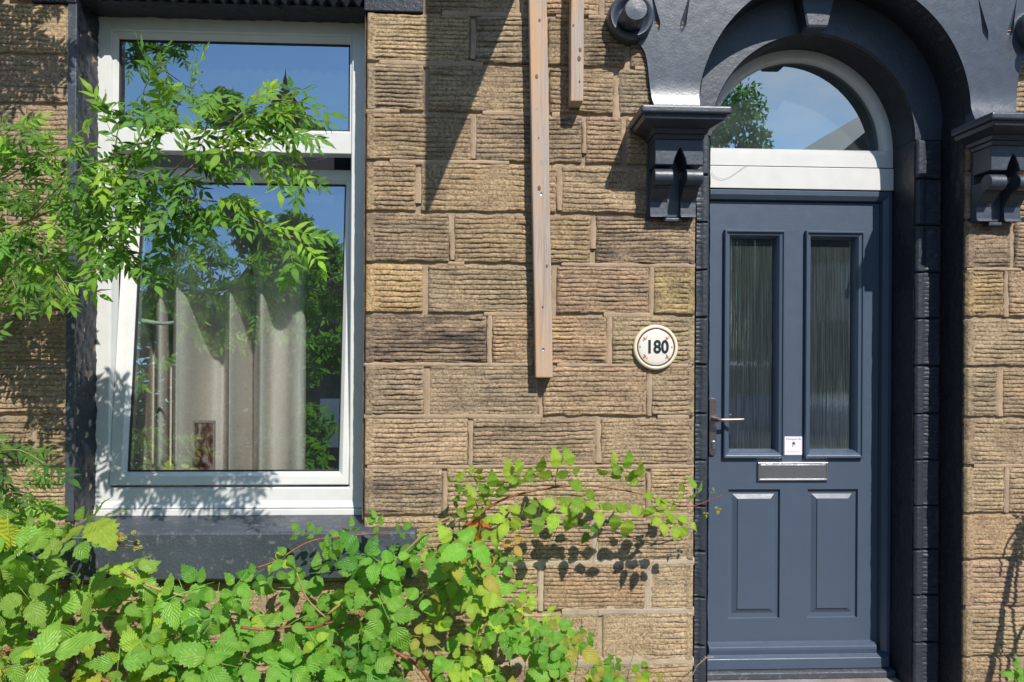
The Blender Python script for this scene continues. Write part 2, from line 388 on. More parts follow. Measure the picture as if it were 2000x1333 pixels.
# ---- rough mortar face between stones (fine displaced sheet)
def rough_sheet(name, x0, x1, z0, z1, y, amp, step, mat, seed, parent):
    nx = max(2, int((x1-x0)/step)); nz = max(2, int((z1-z0)/step))
    X, Z = np.meshgrid(np.linspace(x0, x1, nx+1), np.linspace(z0, z1, nz+1))
    Y = y + amp*noise2(X, Z, 60, seed, 3) + amp*0.6*noise2(X, Z, 14, seed+1, 1)
    V = np.stack([X.ravel(), Y.ravel(), Z.ravel()], 1)
    i = np.arange(nz)[:, None]*(nx+1)+np.arange(nx)[None, :]
    F = np.stack([i, i+1, i+nx+2, i+nx+1], -1).reshape(-1, 4)
    return obj(name, V, F, mat, parent, smooth=True)
for k, (a, b, c, d) in enumerate([(XL, WIN_L-0.004, ZBASE, H+1.6), (WIN_R+0.004, DO_L-0.004, ZBASE, H+1.6), (DO_R+0.004, 2.6, ZBASE, H+1.6), (WIN_L, WIN_R, ZBASE, WIN_B-0.15)]):
    rough_sheet('mortar_face', a, b, c, d, 0.0, 0.0035, 0.010, M_MORT, 40+k, house)

# ---- dressed stones with tooled ridges
STONES = 0
def stone(x0, x1, z0, z1, tint, soot, ml=0.0, mr=0.0, y0=0.0, mat=None, name='stone', seed=None, pitch=0.0187, amp=0.0138, parent=None, fade=0.0, res=1.0, gap=0.005):
    global STONES
    STONES += 1; sd = seed or STONES*7+3
    r = np.random.default_rng(sd)
    gx = gap + r.uniform(-0.001, 0.0025); gz = gap + r.uniform(-0.001, 0.0025)
    a = x0 + (gx if ml == 0 else 0.0008); b = x1 - (gx if mr == 0 else 0.0008); c = z0+gz*0.7; d = z1-gz*0.7
    W, Hh = b-a, d-c
    nx = max(6, int(W/(0.0075*res))); nz = max(8, int(Hh/(0.0023*res)))
    u = np.linspace(0, 1, nx+1); v = np.linspace(0, 1, nz+1)
    U, V = np.meshgrid(u, v); X = a+U*W; Z = c+V*Hh
    sx, sz = X+sd*0.37, Z+sd*0.11
    nr = max(2, round(Hh/pitch*r.uniform(0.85, 1.15))); amp = amp*r.uniform(0.72, 1.12); tl_ = r.uniform(-.12, .12)
    # slow wander of the chisel lines and small breaks
    ph = V*nr + tl_*(U-.5)*2 + 0.26*noise2(sx, sz*0.4, 5, sd, 2) + 0.15*noise2(sx, sz, 38, sd+1, 2) + r.uniform(-0.15, 0.15)
    t = ph - np.floor(ph); row = np.floor(ph)
    t = 1-t                                # 0 at the top of a ridge, 1 at its lower lip
    lip = np.clip((1-t)/0.13, 0, 1); rise = np.clip(t/0.50, 0, 1)
    prof = np.sin(rise*math.pi/2)**0.75 * np.sin(lip*math.pi/2)**0.6
    rowamp = 0.72 + 0.42*noise2(sx, row*3.7+sd, 11, sd+2, 2)
    soft = np.clip(1.05+1.5*noise2(sx, sz, 7, sd+3, 2), 0.25, 1)    # worn places
    if fade: soft = soft*(1-fade*np.clip(noise2(sx, sz, 4, sd+9, 2)+0.8, 0, 1))
    h = prof*rowamp*soft*amp
    h += 0.0022*noise2(sx, sz, 45, sd+4, 3) + 0.0022*noise2(sx, sz, 9, sd+5, 2)
    base = 0.009
    # rough chipped border
    eL = (X-a); eR = (b-X); eB = (Z-c); eT = (d-Z)
    e = np.minimum(np.minimum(eL if ml == 0 else 9, eR if mr == 0 else 9), np.minimum(eB, eT))
    be = 0.007+0.005*noise2(sx, sz, 30, sd+6, 2)
    edge = np.clip(e/np.maximum(be, 0.002), 0, 1)**0.6
    be2 = 0.009+0.007*noise2(sx, sz, 18, sd+13, 2)
    ew = np.clip((e-be2)/0.005, 0, 1)
    hh = (base+h*ew+(1-ew)*(0.0035+0.0016*noise2(sx, sz, 50, sd+14, 3)))*edge
    for m, dist in ((ml, X-a), (mr, b-X)):
        if m:
            fl = np.clip((m+0.003*noise2(sx, sz, 20, sd+7, 2)-dist)/0.004, 0, 1)
            marg = (0.0160+0.0006*noise2(sx, sz, 90, sd+8, 2))*np.clip(np.minimum(eB, eT)/0.005, 0, 1)**0.5
            groove = np.exp(-((dist-m)/0.004)**2)*0.004
            hh = hh*(1-fl)+marg*fl-groove*(1-fl)
    Y = y0-hh
    # jitter the outline, push the rim back into the joint
    rim = (U == 0) | (U == 1) | (V == 0) | (V == 1)
    jx = 0.0022*noise2(sx, sz, 25, sd+11, 2)*(edge < 0.9); jz = 0.0030*noise2(sx*1.3, sz, 16, sd+12, 2)*(np.minimum(eB, eT) < 0.012)
    X = X+jx*(ml == 0 and mr == 0); Z = Z+jz
    Y = np.where(rim, y0+0.012, Y)
    P3 = np.stack([X.ravel(), Y.ravel(), Z.ravel()], 1)
    i = np.arange(nz)[:, None]*(nx+1)+np.arange(nx)[None, :]
    F = np.stack([i, i+1, i+nx+2, i+nx+1], -1).reshape(-1, 4)
    me = bpy.data.meshes.new(name)
    me.vertices.add(len(P3)); me.vertices.foreach_set('co', P3.ravel())
    me.loops.add(F.size); me.loops.foreach_set('vertex_index', F.ravel())
    me.polygons.add(len(F)); me.polygons.foreach_set('loop_start', np.arange(0, F.size, 4)); me.polygons.foreach_set('loop_total', np.full(len(F), 4))
    me.update(calc_edges=True)
    o = fin(name, me, mat or M_STONE, parent or house, smooth=True)
    o.color = (*tint, soot)
    return o
def cols(px, y=0.0, v=600): return [PX(p, y, v) for p in px]
def tint(kind=None):
    base = {None: (0.450, 0.345, 0.228), 'yellow': (0.51, 0.385, 0.215), 'pink': (0.46, 0.342, 0.235), 'grey': (0.405, 0.322, 0.230), 'buff': (0.475, 0.372, 0.252)}[kind]
    f = random.uniform(0.90, 1.08); return tuple(c*f*random.uniform(0.97, 1.03) for c in base)
# middle bay: per course, the joints (px) and (tint, soot) of each stone, from the photograph
L713, R1357 = 713, 1357
MID = {   # course index counted downwards in the COURSE list
 0: ([960, 1180], []), 1: ([860, 1110], []), 2: ([930, 1160], []),
 3: ([825, 1010, 1170], [(None,.6),(None,.4),('buff',.2),('grey',.6)]),
 4: ([920, 1062, 1222], [('buff',.25),('grey',.85),('grey',.7),('grey',.75)]),
 5: ([830, 1066, 1200], [('grey',.5),(None,.5),('grey',.5),('grey',.8)]),
 6: ([923, 1138, 1216], [(None,.35),('grey',.6),('pink',.3),('buff',.3)]),
 7: ([816, 1090], [(None,.35),(None,.35),('buff',.35)]),
 8: ([882, 1157], [('grey',.45),(None,.25),('grey',.9)]),
 9: ([831, 1083, 1271], [('yellow',0),('grey',.45),('pink',.25),('yellow',.6)]),
 10: ([956, 1190], [('grey',1.0),('pink',.5),('buff',.3)]),
 11: ([835, 1057, 1268], [('grey',.45),('grey',.6),('pink',.4),('buff',.3)]),
 12: ([920, 1169], [('buff',.3),('grey',.55),('buff',.3)]),
 13: ([871, 1267], [('grey',.75),(None,.3),('buff',.3)]),
 14: ([935, 1163], [(None,.3),('pink',.2),('buff',.3)]),
 15: ([860, 1058, 1268], [(None,.3),(None,.3),('pink',.2),('buff',.25)]),
 16: ([960, 1176], [(None,.3),('buff',.1),('buff',.1)]),
 17: ([850, 1066, 1262], [(None,.2),(None,.2),('buff',.1),('buff',.1)]),
 18: ([950, 1160], [])}
def lay(course, xs, specs, ml_first, mr_last, fade=0.0):
    zt, zb = COURSE[course], COURSE[course+1]
    for i in range(len(xs)-1):
        k, soot = specs[i] if i < len(specs) else (random.choice([None, 'grey', 'buff', 'pink']), random.uniform(.1, .7))
        stone(xs[i], xs[i+1], zb, zt, tint(k), soot, 0.040 if (i == 0 and ml_first) else 0, 0.034 if (i == len(xs)-2 and mr_last) else 0,
              fade=fade if zt > 0.35 else 0.7, res=1.0 if 3 <= course <= 17 else 1.8)
for c, (js, specs) in MID.items():
    js2 = js; right = DO_L
    xs = [WIN_R] + cols(js2) + [right]
    below = COURSE[c] < WIN_B-0.05
    if c == 3: xs[0] = WIN_R      # the lintel end overlies this stone
    lay(c, xs, specs, not below or True, True, fade=0.15 if c < 16 else 0.85)
# left bay
LEFT = {c: [random.choice([-330, -250, -190]), random.choice([-80, -30, 10])] for c in range(2, 19)}
for c, js in LEFT.items():
    xs = [XL+0.1] + cols(js) + ([PX(random.choice([45, 70]))] if c in (6, 9, 12) else []) + [WIN_L]
    lay(c, xs, [], False, COURSE[c] > WIN_B, fade=0.3)
# right bay
RIGHT = {2:[2100], 3:[2080], 4:[2030], 5:[2100], 6:[2050], 7:[2100], 8:[1975], 9:[1961], 10:[2085], 11:[1950], 12:[2060], 13:[1964], 14:[2090], 15:[2040], 16:[2080], 17:[2000], 18:[2100]}
RS = {9:[('yellow',.75),('buff',.3)], 8:[('grey',.6)], 11:[('buff',.7),('buff',.4)], 13:[('buff',.4),('buff',.3)]}
for c, js in RIGHT.items():
    lay(c, [DO_R]+cols(js)+[PX(2260)], RS.get(c, []), True, False, fade=0.15)
# under the sill and over the lintel
for c in range(14, 19):
    if COURSE[c+1] < PZ(1132, 0, 430)-0.0:
        zt = min(COURSE[c], PZ(1134, 0, 430))
        xs = cols(random.choice([[149, 310, 520, 713], [149, 400, 713], [149, 250, 480, 620, 713]]))
        for i in range(len(xs)-1):
            stone(xs[i], xs[i+1], COURSE[c+1], zt, tint(random.choice(['buff', None, 'pink'])), 0.2, fade=0.85)
for c in (0, 1, 2):
    for i, (a, b) in enumerate(((149, 420), (420, 713))): stone(PX(a), PX(b), COURSE[c+1], COURSE[c], tint(), 0.3, res=2)

# ---- strap pointing: raised mortar ribbons, each its own piece
def strap(x0, z0, x1, z1, wd, mat, seed):
    L = math.hypot(x1-x0, z1-z0); n = max(4, int(L/0.010)); dx, dz = (x1-x0)/L, (z1-z0)/L; nx_, nz_ = -dz, dx
    t = np.linspace(0, 1, n+1); s = t*L
    wd = wd*random.uniform(.75, 1.1); wa = wd*(0.5+0.16*noise2(s, s*0+seed, 45, seed, 3)+0.14*noise2(s, s*0+seed, 10, seed+1)); wb = wd*(0.5+0.16*noise2(s, s*0+seed+5, 45, seed+2, 3)+0.14*noise2(s, s*0+seed, 9, seed+7))
    wa[0] *= .7; wb[-1] *= .8
    mid = 0.0008*noise2(s, s*0+3, 8, seed+3)
    rows = []
    for off, y in ((-wb-0.002, 0.006), (-wb, -0.0105), (-wb*0.4, -0.0135), (wa*0.4, -0.0138), (wa, -0.0115), (wa+0.001, 0.006)):
        yy = y + (0.0008*noise2(s, s*0+y*999, 60, seed+4, 2) if y < 0 else 0)
        rows.append(np.stack([x0+dx*s+nx_*(off+mid), np.zeros_like(s)+yy, z0+dz*s+nz_*(off+mid)], 1))
    V = np.concatenate(rows); m = n+1; F = []
    for r_ in range(5):
        for i in range(n): F.append((r_*m+i, r_*m+i+1, (r_+1)*m+i+1, (r_+1)*m+i))
    F.append(tuple(r_*m for r_ in range(6))); F.append(tuple(r_*m+n for r_ in reversed(range(6))))
    return obj('mortar_strip', V, F, mat, house, smooth=False)
HS = [(1,860,1035,4),(1,1082,1112,4),(1,1145,1186,4),(1,738,940,5),(1,1236,1262,5),(1,713,778,6),(1,940,1046,6),(1,1075,1090,6),(1,760,992,7),(1,875,906,9),(1,1214,1355,9),(1,1095,1270,9.03),
      (1,945,1032,10),(1,1178,1272,10),(1,713,1040,11),(1,1088,1350,11),(1,713,1060,12),(1,1284,1345,12),(1,720,1355,13),(1,1180,1355,14),(2,880,1357,15),(2,1100,1357,16),(1,900,1160,14),(2,1000,1357,17),(1,1885,1960,16),(1,1900,2010,13),(1,1884,1990,9)]
for k, (m_, a, b, c) in enumerate(HS):
    z = PZ(0, 0, (a+b)/2) if False else COURSE[int(c)]
    strap(PX(a), z, PX(b), z, 0.021 if m_ == 1 else 0.036, M_STRAP if m_ == 1 else M_STRAPW, 100+k)
VS = [(920,4,5,.1,.92),(923,6,7,.05,.95),(814,7,8,.2,.85),(1138,6,7,.1,.8),(1090,7,8,.1,.95),(882,8,9,.35,.95),(1157,8,9,.05,.7),(1271,9,10,0,1),(956,10,11,0,1),(1190,10,11,0,1),(835,11,12,.05,1),(1057,11,12,.75,1),(1268,11,12,.05,1),
      (920,12,13,.05,1),(1169,12,13,.1,.95),(871,13,14,.1,1),(1267,13,14,.1,1),(1163,14,15,.05,1),(1058,15,16,0,1),(1268,15,16,0,1),(1961,9,10,0,1),(1950,11,12,0,1),(1964,13,14,0,1),(1200,4,6,.6,1.2),(1030,3,4,.2,1),(1170,3,4,.1,1)]
for k, (u, c0, c1, a, b) in enumerate(VS):
    za, zb_ = COURSE[c0], COURSE[c1]
    strap(PX(u), za+(zb_-za)*a-0.006, PX(u), za+(zb_-za)*b+0.006, 0.024 if u != 1268 or c0 != 15 else 0.032, M_STRAP if c0 < 14 else M_STRAPW, 300+k)

# ---- window: lintel, reveals, sill
lint = MB()
LX0, LX1 = PX(60, -0.02, 5), PX(826, -0.02, 20); LZ0 = PZ(23, -0.02, 770)
a_ = PX(149, -0.02, 5); b_ = PX(713, -0.02, 5); zt_ = WIN_T+0.30
lint.box(LX0, a_, -0.022, 0.02, PZ(5, -0.02, 100), zt_); lint.box(b_-0.004, LX1, -0.022, 0.02, LZ0, zt_)
lint.box(a_-0.002, b_, -0.004, WQ+0.02, WIN_T+0.02, zt_)
lint.build('lintel', M_BLACK, house, bevel=0.004)
# toothed rock-faced underside of the lintel: one block per tooth
nt_ = 23; xs = np.linspace(a_, b_-0.004, nt_+1)
for i in range(nt_):
    x0, x1 = xs[i], xs[i+1]; j = random.uniform(-.003, .003); zb = WIN_T+0.002+random.uniform(-.003, .004)
    v = [(x0, -0.018+j, zb+0.03), (x1-0.002, -0.026+j, zb+0.03), (x0+0.004, -0.020+j, zt_-0.05), (x1, -0.028+j, zt_-0.05),
         ((x0+x1)/2+0.004, -0.012, zb), (x0, 0.03, zb+0.004), (x1, 0.03, zb+0.004), (x0+0.004, 0.0, zt_-0.05), (x1, 0.0, zt_-0.05)]
    f = [(0,1,3,2), (0,4,1), (0,5,4), (4,5,6), (4,6,1), (2,3,8,7), (0,2,7,5), (1,6,8,3)]
    obj('lintel_tooth', v, f, M_BLACK, house, bevel=0.002)
core_under = rough_sheet('lintel_soffit', a_, b_, 0, WQ+0.05, 0, 0.003, 0.012, M_BLACK, 71, house)
for vtx in core_under.data.vertices:
    x, y, z = vtx.co; vtx.co = (x, z, WIN_T+0.006+y)
def reveal(x, y0, y1, z0, z1, mat, side, amp, seed, name='window_reveal'):
    """rough painted stone face standing at x, looking to +x or -x"""
    ny = max(2, int((y1-y0)/0.008)); nz = int((z1-z0)/0.008)
    Yg, Zg = np.meshgrid(np.linspace(y0, y1, ny+1), np.linspace(z0, z1, nz+1))
    Xg = x + side*(0.003+amp*(noise2(Yg*1.0+seed, Zg*0.6, 32, seed, 3)+0.6*noise2(Yg, Zg, 90, seed+1, 2)))
    V = np.stack([Xg.ravel(), Yg.ravel(), Zg.ravel()], 1); i = np.arange(nz)[:, None]*(ny+1)+np.arange(ny)[None, :]
    F = np.stack([i, i+1, i+ny+2, i+ny+1], -1).reshape(-1, 4)
    return obj(name, V, F, mat, house, smooth=True)
reveal(WIN_L, -0.010, 0.30, WIN_B-0.02, WIN_T+0.02, M_BLACK, 1, 0.006, 11)
reveal(WIN_R, -0.010, 0.30, WIN_B-0.02, WIN_T+0.02, M_STONE, -1, 0.002, 12).color = (0.42,0.33,0.22,0.3)
jb = MB(); jb.box(WIN_L-0.030, WIN_L+0.004, -0.0165, 0.0, WIN_B-0.02, WIN_T+0.02); jb.build('painted_margin', M_SILL, house, bevel=0.003)
# sill
sx0, sx1 = PX(20, -0.10, 1090), PX(812, -0.06, 1080)
zs0 = PZ(1005, WQ, 430); zs1 = PZ(1042, -0.075, 430); zs2 = PZ(1133, -0.075, 430)
sl = MB(); pr = [(0.30, zs0+0.012), (WQ, zs0), (-0.066, zs1+0.003), (-0.075, zs1-0.004), (-0.075, zs2+0.003), (-0.070, zs2), (0.30, zs2)]
sl.prism_x(pr, sx0, sx1); sl.build('window_sill', M_SILL, house, bevel=0.003)

# ---- window unit
win = MB()
yF = WQ
X0, X1 = PX(187, yF, 500), PX(712.5, yF, 500); Zt, Zb = PZ(36, yF, 450), PZ(991, yF, 450)
fo = 0.062
zm1, zm0 = PZ(259, yF+0.02, 450), PZ(297, yF, 450)      # transom top and bottom
win.rings([((X0, X1, Zb, Zt), yF+0.07), ((X0, X1, Zb, Zt), yF+0.002), ((X0+0.002, X1-0.002, Zb+0.002, Zt-0.002), yF),
           ((X0+fo*0.92, X1-fo*0.92, Zb+fo*1.25, Zt-fo*0.95), yF), ((X0+fo, X1-fo, Zb+fo*1.35, Zt-fo*1.05), yF+0.008), ((X0+fo, X1-fo, Zb+fo*1.35, Zt-fo*1.05), yF+0.07)], close=True)
window = win.build('window', M_WHITE, house, bevel=0.0015)
gx0, gx1 = PX(232, yF+0.02, 200), PX(683, yF+0.02, 200); gz1, gz0 = PZ(82, yF+0.02, 450), PZ(258, yF+0.02, 450)
t_ = MB()
t_.box(X0+fo, X1-fo, yF-0.001, yF+0.07, zm0, zm1+0.004); t_.build('transom', M_WHITE, window, bevel=0.003)
bd = MB(); ox0, ox1, oz0, oz1 = X0+fo, X1-fo, zm1+0.0, Zt-fo*1.05
bd.rings([((ox0, ox1, oz0, oz1), yF+0.006), ((ox0+0.006, ox1-0.006, oz0+0.006, oz1-0.006), yF+0.007), ((gx0, gx1, gz0+0.012, gz1), yF+0.022), ((gx0, gx1, gz0+0.012, gz1), yF+0.04)])
bd.build('glazing_bead', M_WHITE, window)
gk = MB(); gk.rings([((gx0, gx1, gz0+0.012, gz1), yF+0.021), ((gx0+0.006, gx1-0.006, gz0+0.018, gz1-0.006), yF+0.026), ((gx0+0.006, gx1-0.006, gz0+0.018, gz1-0.006), yF+0.034)]); gk.build('gasket', M_RUBBER, window)
pn = MB(); pn.box(gx0, gx1, yF+0.030, yF+0.034, gz0, gz1); pn.build('glass_pane', M_GLASS, window)
# sealant strip above, cover strip below
ss = MB(); ss.box(X0-0.002, X1, yF-0.012, yF+0.06, Zt+0.001, PZ(26, yF, 450)); ss.build('head_trim', M_CREAM, window, bevel=0.002)
cs = MB(); cs.box(X0, X1, yF-0.016, yF+0.05, PZ(1006, yF, 450), PZ(993.5, yF, 450)); cs.build('sill_trim', M_WHITE, window, bevel=0.003)
bs = MB(); bs.prism_x([(yF+0.001, Zb+0.03), (yF-0.010, Zb+0.002), (yF-0.010, Zb-0.002), (yF+0.02, Zb-0.002), (yF+0.02, Zb+0.03)], X0+0.001, X1-0.001)
bs.build('drip_strip', M_WHITE, window)
# tilted sash, hinged along its foot
sz0 = PZ(948, yF-0.004, 450); sh = (zm0-0.034)-sz0
sX0, sX1 = X0+fo+0.001, X1-fo-0.001
TILT = math.atan2(0.13, sh)
def tl(pts):
    """tip the sash about its foot, top inwards"""
    out = []
    for x, y, z in pts:
        dy, dz = y-(yF), z-sz0; c, s_ = math.cos(TILT), math.sin(TILT); out.append((x, yF+dy*c+dz*s_, sz0+dz*c-dy*s_))
    return out
sa = MB(); so_ = (sX0, sX1, sz0, sz0+sh)
sw = 0.050
si = (sX0+sw+0.016, sX1-sw+0.006, sz0+sw+0.006, sz0+sh-sw-0.012)
sa.rings([(so_, yF+0.065), (so_, yF-0.004), ((so_[0]+.004, so_[1]-.004, so_[2]+.004, so_[3]-.004), yF-0.006),
          ((si[0]-.018, si[1]+.018, si[2]-.018, si[3]+.018), yF-0.006), (si, yF+0.012), (si, yF+0.065)], close=True)
sa.v = tl(sa.v); sash = sa.build('sash', M_WHITE, window, bevel=0.0012)
g2 = MB(); g2.rings([(si, yF+0.010), ((si[0]+.006, si[1]-.006, si[2]+.006, si[3]-.006), yF+0.017), ((si[0]+.006, si[1]-.006, si[2]+.006, si[3]-.006), yF+0.022)]); g2.v = tl(g2.v); g2.build('gasket', M_RUBBER, sash)
g3 = MB(); g3.box(si[0], si[1], yF+0.020, yF+0.024, si[2], si[3]); g3.v = tl(g3.v); g3.build('sash_glass', M_GLASS, sash)
# inside handle and stay
hz = PZ(632, 0.26, 300)
hd = MB(); hx = PX(279, 0.25, 632); hd.tube([(hx-0.01, 0.255, hz+0.012), (hx+0.03, 0.285, hz+0.004), (hx+0.07, 0.30, hz), (hx+0.112, 0.30, hz+0.006)], [0.010, 0.009, 0.008, 0.007], 10)
hd.build('handle', M_WHITE, sash, smooth=True)
sy = MB(); p0 = P(683, 297, 0.17); p1 = P(610, 316, 0.27); sy.tube([p0, P(650, 303, 0.2), p1], 0.004, 6); sy.build('stay', M_CHROME, sash)

# ---- room behind the window
rm = MB()
rx0, rx1, ry0, ry1, rz0, rz1 = WIN_L-0.7, WIN_R+0.5, 0.42, 3.6, 0.15, H+1.7
rm.add([(rx0,ry0,rz0),(rx1,ry0,rz0),(rx1,ry1,rz0),(rx0,ry1,rz0),(rx0,ry0,rz1),(rx1,ry0,rz1),(rx1,ry1,rz1),(rx0,ry1,rz1)], [(0,1,2,3),(4,7,6,5),(0,3,7,4),(1,5,6,2),(2,6,7,3)])
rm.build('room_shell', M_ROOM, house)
iw = MB(); iw.box(WIN_L-0.03, WIN_R+0.02, 0.23, 0.52, WIN_B-0.02, WIN_B+0.02); iw.build('window_board', M_WHITE, house, bevel=0.004)
# curtain: deep saw-tooth pleats (plan line x, y), hung from above the window
cpts = [(238,.58),(262,.60),(285,.66),(296,.80),(303,.84),(306,.60),(316,.57),(328,.66),(333,.86),(338,.88),(341,.56),(350,.545),(368,.60),(392,.74),(415,.86),(428,.88),(436,.90),(441,.86),(446,.57),(452,.55),(465,.62),(480,.72),(490,.80),(498,.84),(503,.62),(509,.56),(520,.60),(532,.70),(545,.72),(560,.70),(572,.64),(584,.62),(594,.64),(598,.68)]
def catmull(pts, n=5):
    out = []
    for i in range(len(pts)-1):
        p0, p1, p2, p3 = [np.array(pts[max(0, min(len(pts)-1, i+k))], float) for k in (-1, 0, 1, 2)]
        for t in np.arange(n)/n:
            out.append(0.5*((2*p1)+(-p0+p2)*t+(2*p0-5*p1+4*p2-p3)*t*t+(-p0+3*p1-3*p2+p3)*t**3))
    out.append(np.array(pts[-1], float)); return out
line = catmull(cpts, 4); cv = []; cf = []
zz = np.linspace(PZ(960, 0.6, 450), H+1.55, 14)
for j, z in enumerate(zz):
    for u, y in line:
        yy = y + 0.13 + 0.012*math.sin(j*0.9+u*0.05); x = PX(u, yy-0.13, 700)*(1+0.13/3.54); cv.append((x, yy, z))
m_ = len(line)
for j in range(len(zz)-1):
    for i in range(m_-1): cf.append((j*m_+i, j*m_+i+1, (j+1)*m_+i+1, (j+1)*m_+i))
tag(obj('curtain', cv, cf, M_CURT, None, smooth=True), 'pale pinkish grey curtain hanging in deep folds behind the window glass', 'curtain')
rb = MB(); n_ = 22; bx0, bx1 = WIN_L-0.10, WIN_R+0.10; zbl = PZ(424, 0.45, 450)  # added sheet blocking upper-pane sun so the curtain top stays dark
rb.prism([(bx0, H+1.6)] + [(bx0+(bx1-bx0)*i/(2*n_), zbl+(0.018 if i % 2 == 0 else 0.0)) for i in range(2*n_+1)] + [(bx1, H+1.6)], 0.450, 0.456)
tag(rb.build('sun_blocking_sheet', plain('sun_block_dark', (0.035,0.035,0.045), .8), None), 'added dark sheet inside the window, blocks sun from the upper pane', 'light blocker')
# picture card standing on the window board
pc = thing('picture_card', 'small reddish brown picture in a pale border standing inside the window', 'picture', (PX(396, 0.40, 900), 0.40, WIN_B+0.02))
ca, cb_ = PX(376, 0.40, 870)-pc.location.x, PX(419, 0.40, 870)-pc.location.x; ch = PZ(822, 0.40, 396)-pc.location.z
q = MB(); q.rings([((ca, cb_, 0.0, ch), 0.012), ((ca, cb_, 0.0, ch), 0.0), ((ca+.008, cb_-.008, 0.012, ch-.01), 0.0), ((ca+.008, cb_-.008, 0.012, ch-.01), 0.004)]); q.build('frame', plain('picture_border', (0.55,0.42,0.40), 0.5), pc)
mp = N('picture_print', 0.4); c_ = mp.coord((1,1,0.6)); mp.color(mp.ramp(mp.noise(30, 3, 0.6, c_, 1.0), [(0.35,(0.10,0.02,0.015)),(0.5,(0.30,0.12,0.09)),(0.62,(0.55,0.42,0.38))]))
q = MB(); q.box(ca+.007, cb_-.007, 0.0035, 0.011, 0.011, ch-.009); q.build('print', mp.m, pc)

# ================================================================= DOORWAY
# wall thickness painted black: outer reveals (wall to step) and inner reveals (step to door)
def jamb(xw, xi, sgn):
    """xw = wall edge, xi = inner edge, sgn +1 for the right jamb"""
    zt = ZSO+0.0
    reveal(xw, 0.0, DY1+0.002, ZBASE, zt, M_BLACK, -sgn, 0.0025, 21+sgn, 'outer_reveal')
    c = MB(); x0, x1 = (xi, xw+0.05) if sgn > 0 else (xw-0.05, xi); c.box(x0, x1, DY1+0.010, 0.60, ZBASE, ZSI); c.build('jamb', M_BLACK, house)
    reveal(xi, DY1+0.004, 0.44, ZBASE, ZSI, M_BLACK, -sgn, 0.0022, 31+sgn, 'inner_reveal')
    for k in range(5, 19):
        zt_, zb_ = COURSE[k], COURSE[k+1]
        if zb_ > ZSI: continue
        zt_ = min(zt_, ZSI)
        a, b = (xi+0.001, xw) if sgn > 0 else (xw, xi-0.001)
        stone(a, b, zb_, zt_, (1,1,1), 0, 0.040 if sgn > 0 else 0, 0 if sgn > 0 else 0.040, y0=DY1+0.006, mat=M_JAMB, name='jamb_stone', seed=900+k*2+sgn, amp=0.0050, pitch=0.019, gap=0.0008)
jamb(DO_L, DI_L, -1); jamb(DO_R, DI_R, 1)
# arch reveals
def arc_pts(cx, cz, r, n=48, a0=0, a1=math.pi): return [(cx+r*math.cos(t), cz+r*math.sin(t)) for t in np.linspace(a0, a1, n)]
def arc_sheet(name, A, ya, B, yb, mat, mid=1):
    """surface between two arcs standing at depths ya and yb"""
    v = []; f = []; n = len(A)
    for k in range(mid+1):
        t = k/mid
        for (x0, z0), (x1, z1) in zip(A, B): v.append((x0+(x1-x0)*t, ya+(yb-ya)*t, z0+(z1-z0)*t))
    for k in range(mid):
        for i in range(n-1): f.append((k*n+i, k*n+i+1, (k+1)*n+i+1, (k+1)*n+i))
    o = obj(name, v, f, mat, house); return autosmooth(o, 50)
arc_sheet('arch_outer_reveal', arc_pts(XC, ZSO, RO), -0.04, arc_pts(XC, ZSO, RO), DY1+0.004, M_BLACK, 3)
arc_sheet('arch_step', arc_pts(XC, ZSO, RO+0.002), DY1, arc_pts(XCI, ZSI, RI), DY1, M_CORB, 3)
arc_sheet('arch_bead', arc_pts(XCI, ZSI, RI), DY1, arc_pts(XCI, ZSI, RI-0.006), DY1+0.012, M_BLACK)
arc_sheet('arch_inner_reveal', arc_pts(XCI, ZSI, RI-0.006), DY1+0.012, arc_pts(XCI, ZSI, RI-0.006), 0.46, M_BLACK, 3)
if ZSO > ZSI:
    for a, b in ((DO_L, DI_L), (DI_R, DO_R)): st = MB(); st.box(a, b, DY1+0.002, 0.5, ZSI-0.0, ZSO+0.001); st.build('springer', M_CORB, house)
# keystone
ks = MB(); a0, a1 = R(84.2), R(96.2); r0, r1 = RI-0.004, RO+0.10
kp = []
for (aa, rr) in ((R(84.9), r0), (R(96.6), r0), (R(98.0), r1), (R(82.0), r1)):
    kp.append((XCI+rr*math.cos(aa)-0.012, ZSI+rr*math.sin(aa)))
ks.prism(kp, 0.075, 0.30); ks.build('keystone', M_CORB, house, bevel=0.012)

# painted arch surround (front plate), swept forward over the abaci
FY = -0.030
zab = PZ(207.5, -0.235, 1340)        # top of the abaci
def outer_x(z):
    """outline of the surround, distance from the centre line"""
    tab = [(PZ(214,FY,1270),PX(1277,FY,206)), (PZ(190,FY,1270),PX(1272,FY,170)), (PZ(160,FY,1270),PX(1268.5,FY,150)), (PZ(130,FY,1270),PX(1265.5,FY,120)),
           (PZ(108,FY,1270),PX(1262,FY,105)), (PZ(92,FY,1270),PX(1254,FY,90)), (PZ(80,FY,1270),PX(1240,FY,80)), (PZ(40,FY,1270),PX(1222,FY,50)), (PZ(-40,FY,1270),PX(1222,FY,0)), (PZ(-200,FY,1270),PX(1200,FY,0)), (9, PX(1200,FY,0))]
    zs = [a for a, _ in tab]; xs = [XC-b for _, b in tab]
    return float(np.interp(z, zs, xs))
zlist = sorted(set([zab-0.03]+[zab+0.01*i for i in range(23)] + [ZSO+RO*math.sin(t) for t in np.linspace(0.02, math.pi/2, 26)] + [PZ(v, FY, 1270) for v in (100, 95, 90, 85, 80, 70, 60, 40, 0)]))
zlist = [z for z in zlist if z >= zab-0.03]
top = zlist[-1]; zlist += [top+0.02, top+0.25]
